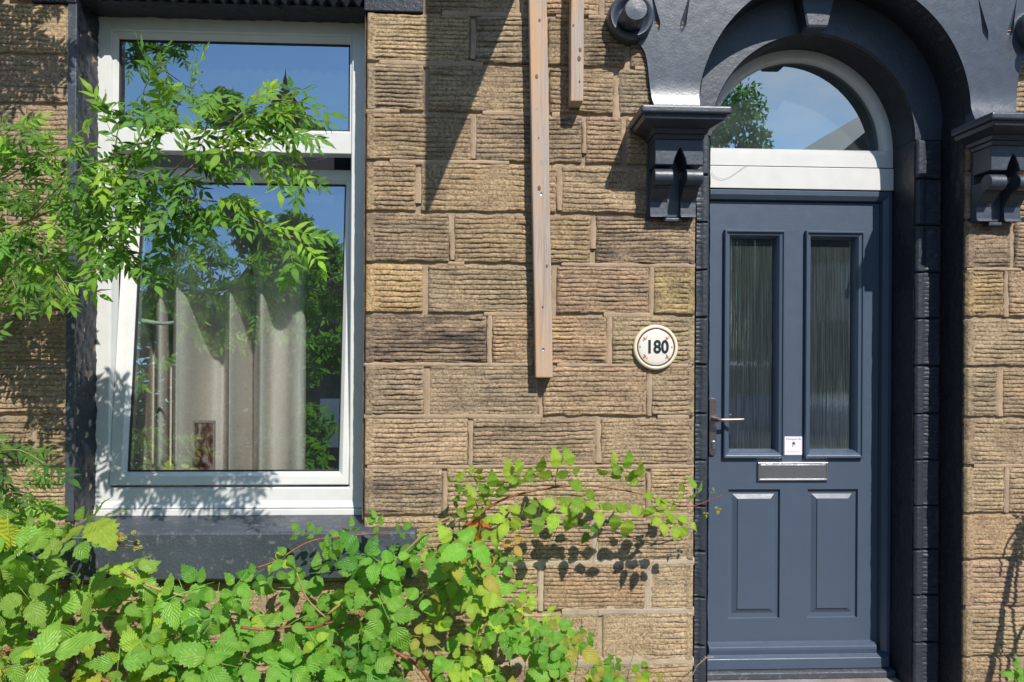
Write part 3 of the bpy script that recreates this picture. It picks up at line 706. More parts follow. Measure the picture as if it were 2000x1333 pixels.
def flare(z): 
    t = max(0.0, 1-(z-zab)/0.20); return FY - 0.055*t*t*t
for sgn in (-1, 1):
    v = []; f = []; nu = 9
    for z in zlist:
        inner = math.sqrt(max(0.0, RO*RO-(z-ZSO)**2)) if z > ZSO else RO
        if z >= top: inner = 0.0
        outer = outer_x(z); y = flare(z)
        for k in range(nu): v.append((XC+sgn*(inner+(outer-inner)*k/(nu-1)), y, z))
    n = len(v); bk = [(x, 0.02, z) for x, y, z in v]; v += bk; m = len(zlist)
    for j in range(m-1):
        for k in range(nu-1):
            a = j*nu+k; f.append((a, a+1, a+nu+1, a+nu)); f.append((n+a, n+a+nu, n+a+nu+1, n+a+1))
        a = j*nu; f.append((a, a+nu, n+a+nu, n+a)); a = j*nu+nu-1; f.append((a, n+a, n+a+nu, a+nu))
    for k in range(nu-1): f.append((k, n+k, n+k+1, k+1)); a = (m-1)*nu+k; f.append((a, a+1, n+a+1, n+a))
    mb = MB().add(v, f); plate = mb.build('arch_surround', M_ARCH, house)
    bm = bmesh.new(); bm.from_mesh(plate.data); bmesh.ops.remove_doubles(bm, verts=bm.verts, dist=1e-5); bmesh.ops.recalc_face_normals(bm, faces=bm.faces); bm.to_mesh(plate.data); bm.free()
    # carved tear drops, cut out of the plate
    for (ua, va, ub, vb, wd) in ((1287, 62, 1270, -30, 0.013), (1330, 66, 1352, -30, 0.013)):
        pa = P(ua, va, FY); pb = P(ub, vb, FY)
        dxa, dxb = XC-pa.x, XC-pb.x
        A = Vector((XC+sgn*dxa, FY, pa.z)); B = Vector((XC+sgn*dxb, FY, pb.z)); d = (B-A); L = d.length; d.normalize(); sd_ = Vector((d.z, 0, -d.x))
        c = MB(); ring = []; nr_ = 10; ns = 8
        vv = []; ff = []
        for i in range(nr_+1):
            t = i/nr_; rr = wd*math.sin(min(1, t*4.5)*math.pi/2)*max(0.0, 1-max(0, t-0.18)/0.82)**1.3 + 0.0004
            for k in range(ns):
                th = 2*math.pi*k/ns; vv.append(A + d*(t*L*(1 if t > 0.01 else 0)) + sd_*rr*math.cos(th) + Vector((0, 1, 0))*rr*1.5*math.sin(th))
        for i in range(nr_):
            for k in range(ns): ff.append((i*ns+k, i*ns+(k+1) % ns, (i+1)*ns+(k+1) % ns, (i+1)*ns+k))
        ff += [tuple(range(ns))[::-1], tuple(nr_*ns+k for k in range(ns))]
        cut = c.add(vv, ff).build('cutter', M_ARCH)
        md = plate.modifiers.new('cut', 'BOOLEAN'); md.operation = 'DIFFERENCE'; md.object = cut; md.solver = 'EXACT'
        dg = bpy.context.evaluated_depsgraph_get(); dg.update(); new = bpy.data.meshes.new_from_object(plate.evaluated_get(dg))
        plate.modifiers.clear(); plate.data = new; bpy.data.objects.remove(cut)
    autosmooth(plate, 30)
# scrolls
sc = P(1234, 30, -0.075); rs = 0.094
bc = P(1243, 17, -0.16)
for sgn in (-1, 1):
    cx = XC+sgn*(XC-sc.x); o = MB()
    o.lathe((cx, 0, sc.z), [(rs*0.985, 0.01), (rs, -0.005), (rs, -0.055), (rs*0.97, -0.070), (rs*0.90, -0.078), (rs*0.80, -0.076), (rs*0.70, -0.066), (rs*0.60, -0.048), (rs*0.45, -0.040), (0.0001, -0.038)], 56)
    scr = o.build('scroll', M_ARCH, house); autosmooth(scr, 40)
    cx = XC+sgn*(XC-bc.x); o = MB(); rb = 0.0455
    o.lathe((cx-sgn*0.0, 0, bc.z), [(rb*1.12, -0.03), (rb*1.05, -0.10), (rb, -0.148), (rb*0.93, -0.156), (0.0001, -0.158)], 48)
    autosmooth(o.build('boss', M_ARCH, scr), 40)

# corbels (consoles) carrying the arch
def tier(mb, x0, x1, yf, z, x2, x3, yf2, z2):
    v = [(x0, 0, z), (x1, 0, z), (x1, yf, z), (x0, yf, z), (x2, 0, z2), (x3, 0, z2), (x3, yf2, z2), (x2, yf2, z2)]
    mb.add(v, [(0,1,2,3), (4,7,6,5), (0,3,7,4), (1,5,6,2), (2,6,7,3), (0,4,5,1)])
ax0, ax1 = PX(1252.5, -0.25, 215), PX(1431, -0.25, 215)
cc = (PX(1279.5, -0.14, 320)+PX(1373.5, -0.14, 320))/2; hw = (PX(1373.5, -0.14, 320)-PX(1279.5, -0.14, 320))/2
cl = (PX(1268.5, -0.055, 400)+PX(1361, -0.055, 400))/2
zA = [zab, PZ(221, -0.25, 1340), PZ(243, -0.20, 1340), PZ(252, -0.16, 1340), PZ(262, -0.155, 1340), PZ(272, -0.15, 1340)]
def corbel(sgn):
    mir = (lambda x: x) if sgn < 0 else (lambda x: 2*XC-x)
    root = thing('corbel', '', '', (0,0,0)); del root['label']; del root['category']; root.parent = house
    def B(mb, name, mat, bevel=0.004, seg=2):
        if sgn > 0: mb.v = [(2*XC-x, y, z) for x, y, z in mb.v]
        return mb.build(name, mat, root, bevel=bevel, seg=seg)
    a = MB(); xa, xb = ax0, ax1; g1 = cc-hw; g2 = cc+hw
    a.box(xa, xb, -0.25, 0, zA[1], zA[0]); B(a, 'abacus', M_CORB, 0.009, 3)
    a = MB(); tier(a, xa+0.012, xb-0.016, -0.238, zA[1]-0.0005, xa+0.020, xb-0.024, -0.232, zA[1]-0.018)
    tier(a, xa+0.022, xb-0.026, -0.228, zA[1]-0.0185, g1-0.016, g2+0.018, -0.172, zA[3]); B(a, 'cove', M_CORB, 0.002)
    a = MB(); tier(a, g1-0.016, g2+0.016, -0.168, zA[3]-0.0005, g1-0.010, g2+0.010, -0.160, zA[4]); tier(a, g1-0.004, g2+0.004, -0.152, zA[4]-0.0005, g1, g2, -0.146, zA[5]); B(a, 'necking', M_CORB, 0.003)
    # upper block with its pointed notch
    z1, z0 = zA[5]-0.0005, PZ(322, -0.14, 1326); zn = PZ(288, -0.14, 1326); w = 2*hw
    n0, n1 = g1+0.375*w, g1+0.66*w; nc = (n0+n1)/2
    a = MB(); pts = [(g1, z1), (g2, z1), (g2, z0), (n1, z0), (n1-0.006, z0+(zn-z0)*0.35), (nc+0.010, z0+(zn-z0)*0.75), (nc, zn), (nc-0.010, z0+(zn-z0)*0.75), (n0+0.006, z0+(zn-z0)*0.35), (n0, z0), (g1, z0)]
    a.prism(pts, -0.14, -0.03); B(a, 'upper_block', M_CORB, 0.003)
    # recessed body
    zbm = PZ(426, -0.02, 1310); a = MB(); a.box(g1-0.004, g2-0.004, -0.030, 0, zbm, z1); B(a, 'body', M_CORB, 0.002)
    # rolls and fins, one pair
    zr1, zr0 = PZ(329, -0.13, 1326), PZ(362, -0.12, 1326); rr = (zr1-zr0)/2; zf = PZ(367, -0.06, 1326); ze = PZ(424, -0.06, 1326)
    for (f0, f1) in ((0.0, 0.375), (0.66, 1.0)):
        a = MB(); a.cyl((g1+f0*w, -0.112, (zr0+zr1)/2), (1,0,0), rr, rr, (f1-f0)*w, 28); a.box(g1+f0*w+0.001, g1+f1*w-0.001, -0.105, -0.02, zr0-0.006, zr0+rr*1.2); o = B(a, 'roll', M_CORB, 0.0015); autosmooth(o, 40)
        l1 = cl-hw*0.985; a = MB(); lw = 2*hw*0.985
        a.prism_x([(-0.01, zr0+0.004), (-0.098, zr0+0.002), (-0.092, zr0-0.010), (-0.062, zr0-0.040), (-0.052, (zf+ze)/2), (-0.054, ze+0.012), (-0.062, ze), (-0.01, ze)][::-1], l1+f0*lw, l1+f1*lw); o = B(a, 'fin', M_CORB, 0.002)
        a = MB(); a.box(g1+f0*w, g1+f1*w, -0.10, -0.02, zr1+0.0, z0+0.002) if False else None
    a = MB(); a.box(l1+0.30*lw, l1+0.70*lw, -0.045, 0, PZ(433, -0.04, 1310), ze-0.002); B(a, 'foot', M_CORB, 0.003)
corbel(-1); corbel(1)

# ---- fanlight
FW = RI-0.004; yD = DY2
zfb = PZ(325, yD, 1550)
fr = MB(); n = 44
def archline(r, zbot, cz=ZSI): return [(XCI-r, zbot)] + [(XCI-r*math.cos(t), cz+r*math.sin(t)) for t in np.linspace(0, math.pi, n)] + [(XCI+r, zbot)]
def arch_rings(mb, lst, close=False):
    v = []; f = []; m = None
    for r, zb_, y in lst:
        a = archline(r, zb_); m = len(a); v += [(x, y, z) for x, z in a]
    k = len(lst)
    for j in range(k if close else k-1):
        a, b = j*m, ((j+1) % k)*m
        for i in range(m): i2 = (i+1) % m; f.append((a+i, a+i2, b+i2, b+i))
    mb.add(v, f)
zg = PZ(296, yD+0.02, 1550)
# the glass arch is lower than the frame arch: its springing sits on the rail
arch_rings(fr, [(FW, zfb, yD+0.06), (FW, zfb, yD), (RI-0.040, zfb+0.052, yD-0.001), (RI-0.047, zg+0.004-0.0, yD+0.003), (RI-0.058, zg+0.004, yD+0.020), (RI-0.058, zg+0.004, yD+0.05)], close=True)
fan = fr.build('fanlight', M_WHITE, house); autosmooth(fan, 35)
gl = MB(); a = archline(RI-0.056, zg); gl.prism([(x, z) for x, z in a], yD+0.024, yD+0.028); gl.build('fanlight_glass', M_FGLASS, fan)
wp = MB(); wp.box(XCI-FW, XCI+FW, yD-0.006, yD+0.05, PZ(370, yD, 1550), zfb-0.006); wp.build('rail_panel', M_WHITE, fan, bevel=0.002)

# ---- door frame, door leaf
zft = PZ(371.5, yD, 1550); zlt = PZ(396, yD+0.03, 1550); zlb = PZ(1279, yD+0.03, 1550)
lx0, lx1 = PX(1389, yD+0.03, 800)-0.022, PX(1715, yD+0.03, 800)
df = MB()
fz = PZ(1309, yD, 1550)
def uframe(mb, rects):
    """three-sided moulding: jambs and head"""
    v = []; f = []
    for (x0, x1, z0, z1), y in rects: v += [(x0,y,z0),(x0,y,z1),(x1,y,z1),(x1,y,z0)]
    for k in range(len(rects)-1):
        for i in range(3): f.append((4*k+i, 4*k+i+1, 4*k+5+i, 4*k+4+i))
    mb.add(v, f)
FX0, FX1 = XCI-FW, XCI+FW
uframe(df, [((FX0, FX1, fz, zft), yD+0.08), ((FX0, FX1, fz, zft), yD+0.002), ((FX0+.004, FX1-.004, fz, zft-.004), yD), ((lx0-0.022, lx1+0.030, fz, zlt+0.028), yD), ((lx0-0.014, lx1+0.020, fz, zlt+0.018), yD+0.006), ((lx0-0.008, lx1+0.008, fz, zlt+0.008), yD+0.012), ((lx0-.003, lx1+.003, fz, zlt+.003), yD+0.035), ((lx0-.003, lx1+.003, fz, zlt+.003), yD+0.08)])
df.build('door_frame', M_DOORV, house)
yL = yD+0.030
def rr_(u0, u1, v0, v1, y=yL): return (PX(u0, y, (v0+v1)/2), PX(u1, y, (v0+v1)/2), PZ(v1, y, (u0+u1)/2), PZ(v0, y, (u0+u1)/2))
G = [rr_(1412, 1530, 451, 896), rr_(1570, 1684, 452, 893)]
LP = [rr_(1422, 1523, 958, 1211), rr_(1577, 1675, 954, 1204)]
for q in (G, LP):     # level the pairs with each other
    zb_ = (q[0][2]+q[1][2])/2; zt_ = (q[0][3]+q[1][3])/2; q[0] = (q[0][0], q[0][1], zb_, zt_); q[1] = (q[1][0], q[1][1], zb_, zt_)
# leaf as a slab with four openings: built from a grid of boxes
xsx = sorted([lx0, lx1] + [c for q in (G[0], G[1]) for c in q[:2]]); 
dl = MB()
def holes_slab(mb, X, Z, rects, y0, y1):
    xs = sorted(set([X[0], X[1]] + [c for r_ in rects for c in r_[:2]])); zs = sorted(set([Z[0], Z[1]] + [c for r_ in rects for c in r_[2:]]))
    hole = lambda i, j: any(r_[0]-1e-6 <= xs[i] and xs[i+1] <= r_[1]+1e-6 and r_[2]-1e-6 <= zs[j] and zs[j+1] <= r_[3]+1e-6 for r_ in rects)
    idx = {}; v = []; f = []
    def vid(i, j, y):
        if (i, j, y) not in idx: idx[(i, j, y)] = len(v); v.append((xs[i], y, zs[j]))
        return idx[(i, j, y)]
    for i in range(len(xs)-1):
        for j in range(len(zs)-1):
            if hole(i, j): continue
            f.append((vid(i,j,y0), vid(i+1,j,y0), vid(i+1,j+1,y0), vid(i,j+1,y0))); f.append((vid(i,j,y1), vid(i,j+1,y1), vid(i+1,j+1,y1), vid(i+1,j,y1)))
            for (di, dj, e) in ((-1,0,((i,j),(i,j+1))), (1,0,((i+1,j),(i+1,j+1))), (0,-1,((i,j),(i+1,j))), (0,1,((i,j+1),(i+1,j+1)))):
                a, b = i+di, j+dj
                if a < 0 or b < 0 or a >= len(xs)-1 or b >= len(zs)-1 or hole(a, b):
                    (p, q_), (r_, s_) = e; f.append((vid(p,q_,y0), vid(r_,s_,y0), vid(r_,s_,y1), vid(p,q_,y1)))
    mb.add(v, f)
gi = [(g_[0]+.026, g_[1]-.026, g_[2]+.026, g_[3]-.026) for g_ in G]
holes_slab(dl, (lx0, lx1), (zlb, zlt), gi+LP, yL, yL+0.044)
door = dl.build('door', M_DOOR, house)
for g_, i_ in zip(G, gi):
    def ins(d): return (g_[0]+d, g_[1]-d, g_[2]+d, g_[3]-d)
    m = MB(); m.rings([(ins(0), yL+0.002), (ins(0), yL-0.017), (ins(.003), yL-0.021), (ins(.009), yL-0.021), (ins(.011), yL-0.015), (ins(.014), yL-0.013), (ins(.024), yL-0.010), (ins(.032), yL+0.004), (ins(.036), yL+0.016), (ins(.036), yL+0.04)])
    m.build('glazing_moulding', M_DOORV, door)
    m = MB(); m.box(i_[0], i_[1], yL+0.032, yL+0.036, i_[2], i_[3]); m.build('door_glass', M_OBS, door)
for g_ in LP:
    def ins(d): return (g_[0]+d, g_[1]-d, g_[2]+d, g_[3]-d)
    m = MB(); m.rings([(ins(0), yL+0.0), (ins(.002), yL+0.012), (ins(.020), yL+0.014), (ins(.024), yL+0.013), (ins(.044), yL+0.003), (ins(.045), yL-0.001), (ins(.047), yL-0.001)], cap=True)
    m.build('door_panel', M_DOOR, door)
hb = MB(); hb.box(lx0+.05, lx1-.05, yL+0.05, yL+0.06, zlb, gi[0][2]); hb.build('inner_skin', M_BLACK, door)
# weather bar and threshold
wb = MB(); z1, z0 = PZ(1257, yL-0.03, 1550), PZ(1277, yL-0.03, 1550)
wb.prism_x([(yL+0.001, z1), (yL-0.020, z1-0.004), (yL-0.036, z1-0.014), (yL-0.038, z1-0.026), (yL-0.034, z0), (yL+0.001, z0)], PX(1384, yL-.03, 1270), PX(1711, yL-.03, 1260)); wb.build('weather_bar', M_DOORV, door, bevel=0.002)
th = MB(); z1, z0 = PZ(1280, yD-0.02, 1550), PZ(1306, yD-0.02, 1550)
th.prism_x([(yD+0.09, z1+0.004), (yD+0.015, z1+0.004), (yD-0.004, z1-0.002), (yD-0.022, z1-0.016), (yD-0.024, z0), (yD+0.09, z0)], FX0+0.001, FX1-0.02); th.build('threshold', M_DOORV, house, bevel=0.0015)
th = MB(); z2 = z0-0.003; th.prism_x([(yD+0.09, z2), (yD-0.040, z2), (yD-0.050, z2-0.006), (yD-0.050, z2-0.032), (yD+0.09, z2-0.032)], FX0+0.001, FX1-0.003); th.build('door_sill', M_SILL, house, bevel=0.003)
stp = rough_sheet('doorstep', DO_L-0.02, DO_R+0.02, -0.42, yD+0.04, 0, 0.004, 0.02, mortar_mat('step_stone', (0.34,0.30,0.29), (0.22,0.19,0.18)), 77, house)
zstep = z2-0.034
for vtx in stp.data.vertices: x, y, z = vtx.co; vtx.co = (x, z, zstep+y*0.5)
sb = MB(); sb.box(DO_L-0.02, DO_R+0.02, -0.42, yD+0.04, 0.0, zstep-0.006); sb.build('step_block', stp.data.materials[0], house)
# letter plate
lp = rr_(1480.5, 1618.5, 903, 940, yL-0.012)
def insr(r_, d): return (r_[0]+d, r_[1]-d, r_[2]+d, r_[3]-d)
m = MB(); m.rings([(lp, yL), (lp, yL-0.010), (insr(lp,.003), yL-0.013), (insr(lp,.008), yL-0.013), (insr(lp,.011), yL-0.008), (insr(lp,.012), yL-0.005)]); plate = m.build('letter_plate', M_CHROME, door, bevel=0.0008)
m = MB(); r_ = insr(lp, .0125); m.box(r_[0], r_[1], yL-0.009, yL-0.001, r_[2], r_[3]); m.build('letter_flap', M_CHROME, door, bevel=0.001)
# handle
hx, hz1, hz0 = PX(1392.5, yL-.01, 830), PZ(778, yL-.01, 1392), PZ(890, yL-.01, 1392); wv = 0.0165
pts = [(hx+wv*math.cos(t), hz1-wv+wv*math.sin(t)) for t in np.linspace(0, math.pi, 12)] + [(hx-wv*math.cos(t), hz0+wv-wv*math.sin(t)) for t in np.linspace(0, math.pi, 12)]
m = MB(); m.prism(pts, yL-0.011, yL); handle = m.build('handle_plate', M_BRONZE, door, bevel=0.003)
zl = PZ(820.5, yL-.05, 1420); m = MB(); m.tube([(hx+.002, yL-.010, zl), (hx+.003, yL-.045, zl), (hx+.012, yL-.056, zl), (hx+.04, yL-.058, zl), (hx+.09, yL-.056, zl+.001), (hx+.128, yL-.052, zl+.002)], [.011, .010, .0095, .008, .0075, .007], 14); autosmooth(m.build('lever', M_BRONZE, door, smooth=True), 50)
zk = PZ(866, yL-.02, 1392); m = MB(); m.cyl((hx+.003, yL-.011, zk), (0,-1,0), .0105, .0105, .006, 20); m.box(hx-.004, hx+.010, yL-.017, yL-.011, zk-.028, zk-.006); autosmooth(m.build('lock_cylinder', M_CHROME, door, bevel=0.0015), 40)
m = MB(); m.box(hx+.0015, hx+.0045, yL-.0178, yL-.0171, zk-.006, zk+.005); m.build('keyhole', M_BLUEBLK, door)
# hall behind the door
hl = MB(); a, b, c, d, e, f_ = XCI-0.6, XCI+0.6, 0.47, 3.2, 0.2, H+1.6
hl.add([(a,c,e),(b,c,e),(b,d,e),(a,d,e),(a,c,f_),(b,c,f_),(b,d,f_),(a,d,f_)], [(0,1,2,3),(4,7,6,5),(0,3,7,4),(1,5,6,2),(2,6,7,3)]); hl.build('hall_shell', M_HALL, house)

# ================================================================= THINGS ON THE WALL
# lettering helper
def text(name, s_, size, loc, mat, parent, sx=1.0, bold=0.0, y=0.0, ext=0.0004):
    cu = bpy.data.curves.new(name, 'FONT'); cu.body = s_; cu.size = size; cu.align_x = 'CENTER'; cu.align_y = 'CENTER'; cu.offset = bold; cu.extrude = ext; cu.resolution_u = 4
    o = bpy.data.objects.new(name, cu); COL.objects.link(o); dg = bpy.context.evaluated_depsgraph_get(); dg.update()
    me = bpy.data.meshes.new_from_object(o.evaluated_get(dg)); bpy.data.objects.remove(o)
    me.transform(Matrix.Translation(loc) @ Matrix.Rotation(R(90), 4, 'X') @ Matrix.Diagonal((sx, 1, 1, 1)))
    me.materials.clear(); me.name = name
    return fin(name, me, mat, parent)
pl = thing('house_number_plaque', 'round cream ceramic plaque reading 180 with flowers beside the door', 'house number', (P(1281, 679, -0.03).x, -0.012, P(1281, 679, -0.03).z))
rp = (PX(1325, -.03, 679)-PX(1237, -.03, 679))/2
m = MB(); m.lathe((0,0,0), [(rp*.93, .004), (rp*.99, -.004), (rp, -.012), (rp*.97, -.019), (rp*.90, -.022), (rp*.855, -.0205), (rp*.845, -.0195)], 72); autosmooth(m.build('rim', M_CER, pl), 60)
m = MB(); m.lathe((0,0,0), [(rp*.85, -.0196), (rp*.83, -.0188), (rp*.79, -.0188), (rp*.78, -.0196)], 72); autosmooth(m.build('brown_line', M_BROWNL, pl), 60)
m = MB(); m.lathe((0,0,0), [(rp*.785, -.0192), (rp*.76, -.0205), (rp*.6, -.022), (.0001, -.0225)], 64); autosmooth(m.build('face', M_CERW, pl), 60)
text('number', '180', 0.074, (0.0045, -0.0234, 0.0), M_INK, pl, 0.86, 0.0022)
fm = [plain('petal_red', (0.45,0.10,0.14), .4), plain('petal_orange', (0.72,0.40,0.20), .4), plain('petal_purple', (0.34,0.12,0.26), .4), plain('petal_leaf', (0.10,0.16,0.07), .4)]
for (fx, fz_, cols_) in ((-.047, .034, (2,1)), (.044, .036, (0,1)), (-.046, -.036, (0,1)), (.046, -.037, (2,1))):
    for k, (dx, dz, mi, rr) in enumerate(((0,0,cols_[0],.0052), (.0065*(1 if fx<0 else 1),.004*(1 if fz_>0 else -1),cols_[1],.0045), (-.005,-.006,3,.0022), (.009,.009 if fz_ > 0 else -.009,3,.002), (-.003,.007,3,.0018))):
        m = MB(); v = []; nn = 14
        for i in range(nn): t = 2*math.pi*i/nn; q_ = rr*(1+0.22*math.cos(5*t+k)); v.append((fx*1.0+dx+q_*math.cos(t), fz_+dz+q_*math.sin(t)))
        m.prism(v, -.0227-k*.00012, -.021); m.build('painted_flower', fm[mi], pl)
for sx_ in (-1, 1): m = MB(); m.cyl((sx_*rp*.705, -.021, .002), (0,-1,0), .0028, .0024, .0022, 14); m.build('screw', M_BROWNL, pl)
# timber battens
def batten(label, u0, u1, v0, u2, u3, v1, th_, zt_extra, screws, knots, yb_=-0.018):
    """front face corners: bottom (u0..u1, v0), upper (u2..u3, v1)"""
    yf = yb_-th_; b0, b1 = P(u0, v0, yf), P(u1, v0, yf); t0, t1 = P(u2, v1, yf), P(u3, v1, yf)
    ex = (t0-b0)*zt_extra; t0 = t0+ex; t1 = t1+ex
    root = thing('timber_batten', label, 'timber batten', ((b0.x+b1.x)/2, yb_, b0.z), 'timber battens on the wall')
    n = 14; v = []; f = []
    for i in range(n+1):
        t = i/n; l = b0.lerp(t0, t); r_ = b1.lerp(t1, t); wob = 0.0008*math.sin(i*1.7)
        for (p, y) in ((l, yf), (r_, yf), (r_, yb_), (l, yb_)): v.append((p.x+wob-root.location.x, y-root.location.y, p.z-root.location.z))
    for i in range(n):
        for k in range(4): f.append((4*i+k, 4*i+(k+1) % 4, 4*i+4+(k+1) % 4, 4*i+4+k))
    f += [(0,1,2,3), (4*n+3, 4*n+2, 4*n+1, 4*n)]
    m = MB().add(v, f); m.build('board', M_WOOD, root, bevel=0.007, seg=3)
    for (u, vv) in screws:
        p = P(u, vv, yf) - root.location; m = MB(); m.lathe((p.x, p.y, p.z), [(.0075, .001), (.0065, -.0012), (.003, -.0006), (.0001, .0008)], 18); autosmooth(m.build('screw', M_CHROME, root), 60)
        m = MB(); m.cyl((p.x, p.y-.0006, p.z), (0,-1,0), .0022, .0022, .0004, 6); m.build('screw_socket', M_BLUEBLK, root)
    for (u, vv, rr) in knots:
        p = P(u, vv, yf) - root.location; m = MB(); m.lathe((0, 0, 0), [(rr, .0006), (rr*.9, -.0007), (rr*.5, -.0003), (.0001, -.0010)], 14); m.v = [(p.x+x*.8, p.y+y, p.z+z*1.3) for x, y, z in m.v]; m.build('knot', M_KNOT, root, smooth=True)
batten('long weathered timber batten fixed upright, its foot level with the number plaque', 1046, 1080, 739, 1033, 1070, 0, 0.062, 1.35, [(1057, 379), (1061, 683)], [(1053, 368, .009), (1054, 40, .006), (1048, 150, .008), (1068, 520, .006), (1052, 270, .004), (1060, 600, .005)])
batten('short weathered timber batten ending high on the wall, nearer the door arch', 1114, 1139.5, 199, 1115.5, 1142, 0, 0.078, 2.6, [], [(1133, 98, .008), (1131, 115, .010), (1120, 50, .005), (1132, 160, .005)])
# sticker on the door
stk = rr_(1532.5, 1567.5, 853, 889, yL-.001)
sk = thing('door_sticker', 'small white square sticker with purple print above the letter plate', 'sticker', (stk[0], yL-.0006, stk[2]))
w_, h_ = stk[1]-stk[0], stk[3]-stk[2]
m = MB(); m.box(0, w_, -.0004, .0004, 0, h_); m.build('sheet', M_PAPER, sk)
M_PUR = plain('purple_ink', (0.10,0.03,0.10), .5); M_GRY = plain('grey_ink', (0.42,0.42,0.46), .5)
text('heading', 'Monogram By', h_*0.125, (w_*.5, -.0007, h_*.86), M_PUR, sk, 1.15, 0.0, ext=.0001)
m = MB(); m.prism([(w_*.40, h_*.56), (w_*.60, h_*.56), (w_*.57, h_*.67), (w_*.50, h_*.72), (w_*.44, h_*.67)], -.0006, -.0003); m.prism([(w_*.43, h_*.44), (w_*.50, h_*.47), (w_*.49, h_*.52), (w_*.42, h_*.50)], -.0006, -.0003); m.prism([(w_*.56, h_*.43), (w_*.60, h_*.46), (w_*.585, h_*.5)], -.0006, -.0003); m.build('emblem', M_PUR, sk)
for k in range(16):
    t = 2*math.pi*k/16; m = MB() if k == 0 else m; cx, cz = w_*(.5+.30*math.cos(t)), h_*(.42+.22*math.sin(t)); m.prism([(cx-.0008, cz-.0008), (cx+.0008, cz-.0008), (cx+.0004, cz+.001)], -.0006, -.0003)
m.build('border_marks', M_GRY, sk)
for k, (a, b, z) in enumerate(((.12, .86, .185), (.34, .66, .10))): m = MB(); m.box(w_*a, w_*b, -.0006, -.0003, h_*z, h_*(z+.022)); m.build('print_line', M_GRY, sk)
# cobweb threads across the white rail panel
def thread(name, pts, y, label):
    m = MB(); m.tube([P(u, v, y) for u, v in pts], 0.0007, 5); return tag(m.build(name, plain(name+'_silk', (0.25,0.24,0.23), 0.8), None, smooth=True), label, 'cobweb')
thread('cobweb_strand', [(1390, 336), (1396, 345), (1410, 350), (1425, 346), (1440, 336), (1452, 327), (1462, 322)], yD-0.012, 'thin dark cobweb strand curling over the white panel above the door')

# panel overhead whose shadow falls on the wall
T = P(831, 424, 0); PRO = 1.0; bx = T.x + 0.42*PRO
m = MB(); m.box(-0.010, 0.010, -PRO, -0.02, 0, 1.6)
o = m.build('projecting_board', M_BLACK, None, bevel=0.003); o.location = (bx, 0, T.z+1.07*PRO)
tag(o, 'thin dark upright board standing out from the wall high above the battens', 'board')

# ================================================================= PLANTS
def leaflet(L, W, teeth, seg, cols_, seed, droop=0.25, fold=0.25, tip=0.5, depth=0.10):
    """one leaf blade: base at the origin, growing along +y, face towards +z; returns verts, faces, uv"""
    r = random.Random(seed); v = []; f = []; uv = []
    nc = 2*cols_+1
    for i in range(seg+1):
        t = i/seg
        w_ = math.sin(math.pi*min(1, t**tip))**0.72 if 0 < t < 1 else 0.0
        w_ = W*0.53*w_*(1-0.56*t**2.0)
        if teeth and 0 < t < 1: w_ *= 1+depth*(1 if i % 2 else -1)*(0.6+0.8*t)
        zc = -droop*L*t*t + 0.02*L*math.sin(t*9+seed)
        for k in range(nc):
            s = (k-cols_)/cols_
            x = w_*s; z = zc + fold*abs(x) - 0.55*fold*abs(x)*abs(s) + 0.05*W*math.sin(t*20)*abs(s)*(1-abs(s)*0.4) + r.uniform(-.004, .004)*L*abs(s)
            v.append((x, t*L - (0.10*L*abs(s)*t*(1-t)) + (0.02*L*abs(s) if i % 2 else 0), z)); uv.append((s, t))
    for i in range(seg):
        for k in range(nc-1):
            a = i*nc+k; f.append((a, a+1, a+nc+1, a+nc))
    return v, f, uv
def compose(parts):
    V = []; F = []; U = []
    for (v, f, uv), M in parts:
        n = len(V); V += [M @ Vector(p) for p in v]; F += [tuple(i+n for i in q) for q in f]; U += uv
    return V, F, U
def stalk(V, F, U, pts, r):
    m = MB(); m.tube(pts, r, 4); n = len(V); V += [Vector(p) for p in m.v]; F += [tuple(i+n for i in q) for q in m.f]; U += [(0.0, 0.5)]*len(m.v)
def bramble_leaf(kind, seed, seg=17, cols_=2):
    r = random.Random(seed); parts = []; L = 1.0
    nl = 3 if kind == 3 else (5 if kind == 5 else 1)
    spec = {1: [(0, 1.0, 0.0)], 3: [(0, 1.0, 0.42), (82, 0.80, 0.10), (-82, 0.80, 0.10)], 5: [(0, 1.0, 0.45), (58, 0.82, 0.22), (-58, 0.82, 0.22), (118, 0.60, 0.10), (-118, 0.60, 0.10)]}[nl]
    for i, (ang, sc_, off) in enumerate(spec):
        ang += r.uniform(-9, 9); sc_ *= r.uniform(.9, 1.08)
        lf = leaflet(L*sc_, L*sc_*r.uniform(.56, .70), True, seg, cols_, seed*7+i, r.uniform(.05, .32), r.uniform(.10, .35), r.uniform(.74, .84))
        Mx = Matrix.Rotation(R(ang), 4, 'Z') @ Matrix.Translation((0, off, 0)) @ Matrix.Rotation(R(r.uniform(-32, 14)), 4, 'X') @ Matrix.Rotation(R(r.uniform(-24, 24)), 4, 'Y')
        parts.append((lf, Mx))
    V, F, U = compose(parts); stalk(V, F, U, [(0, -0.55, -0.10), (0, -0.2, -0.01), (0, 0.3, 0.0)], 0.012)
    return V, F, U
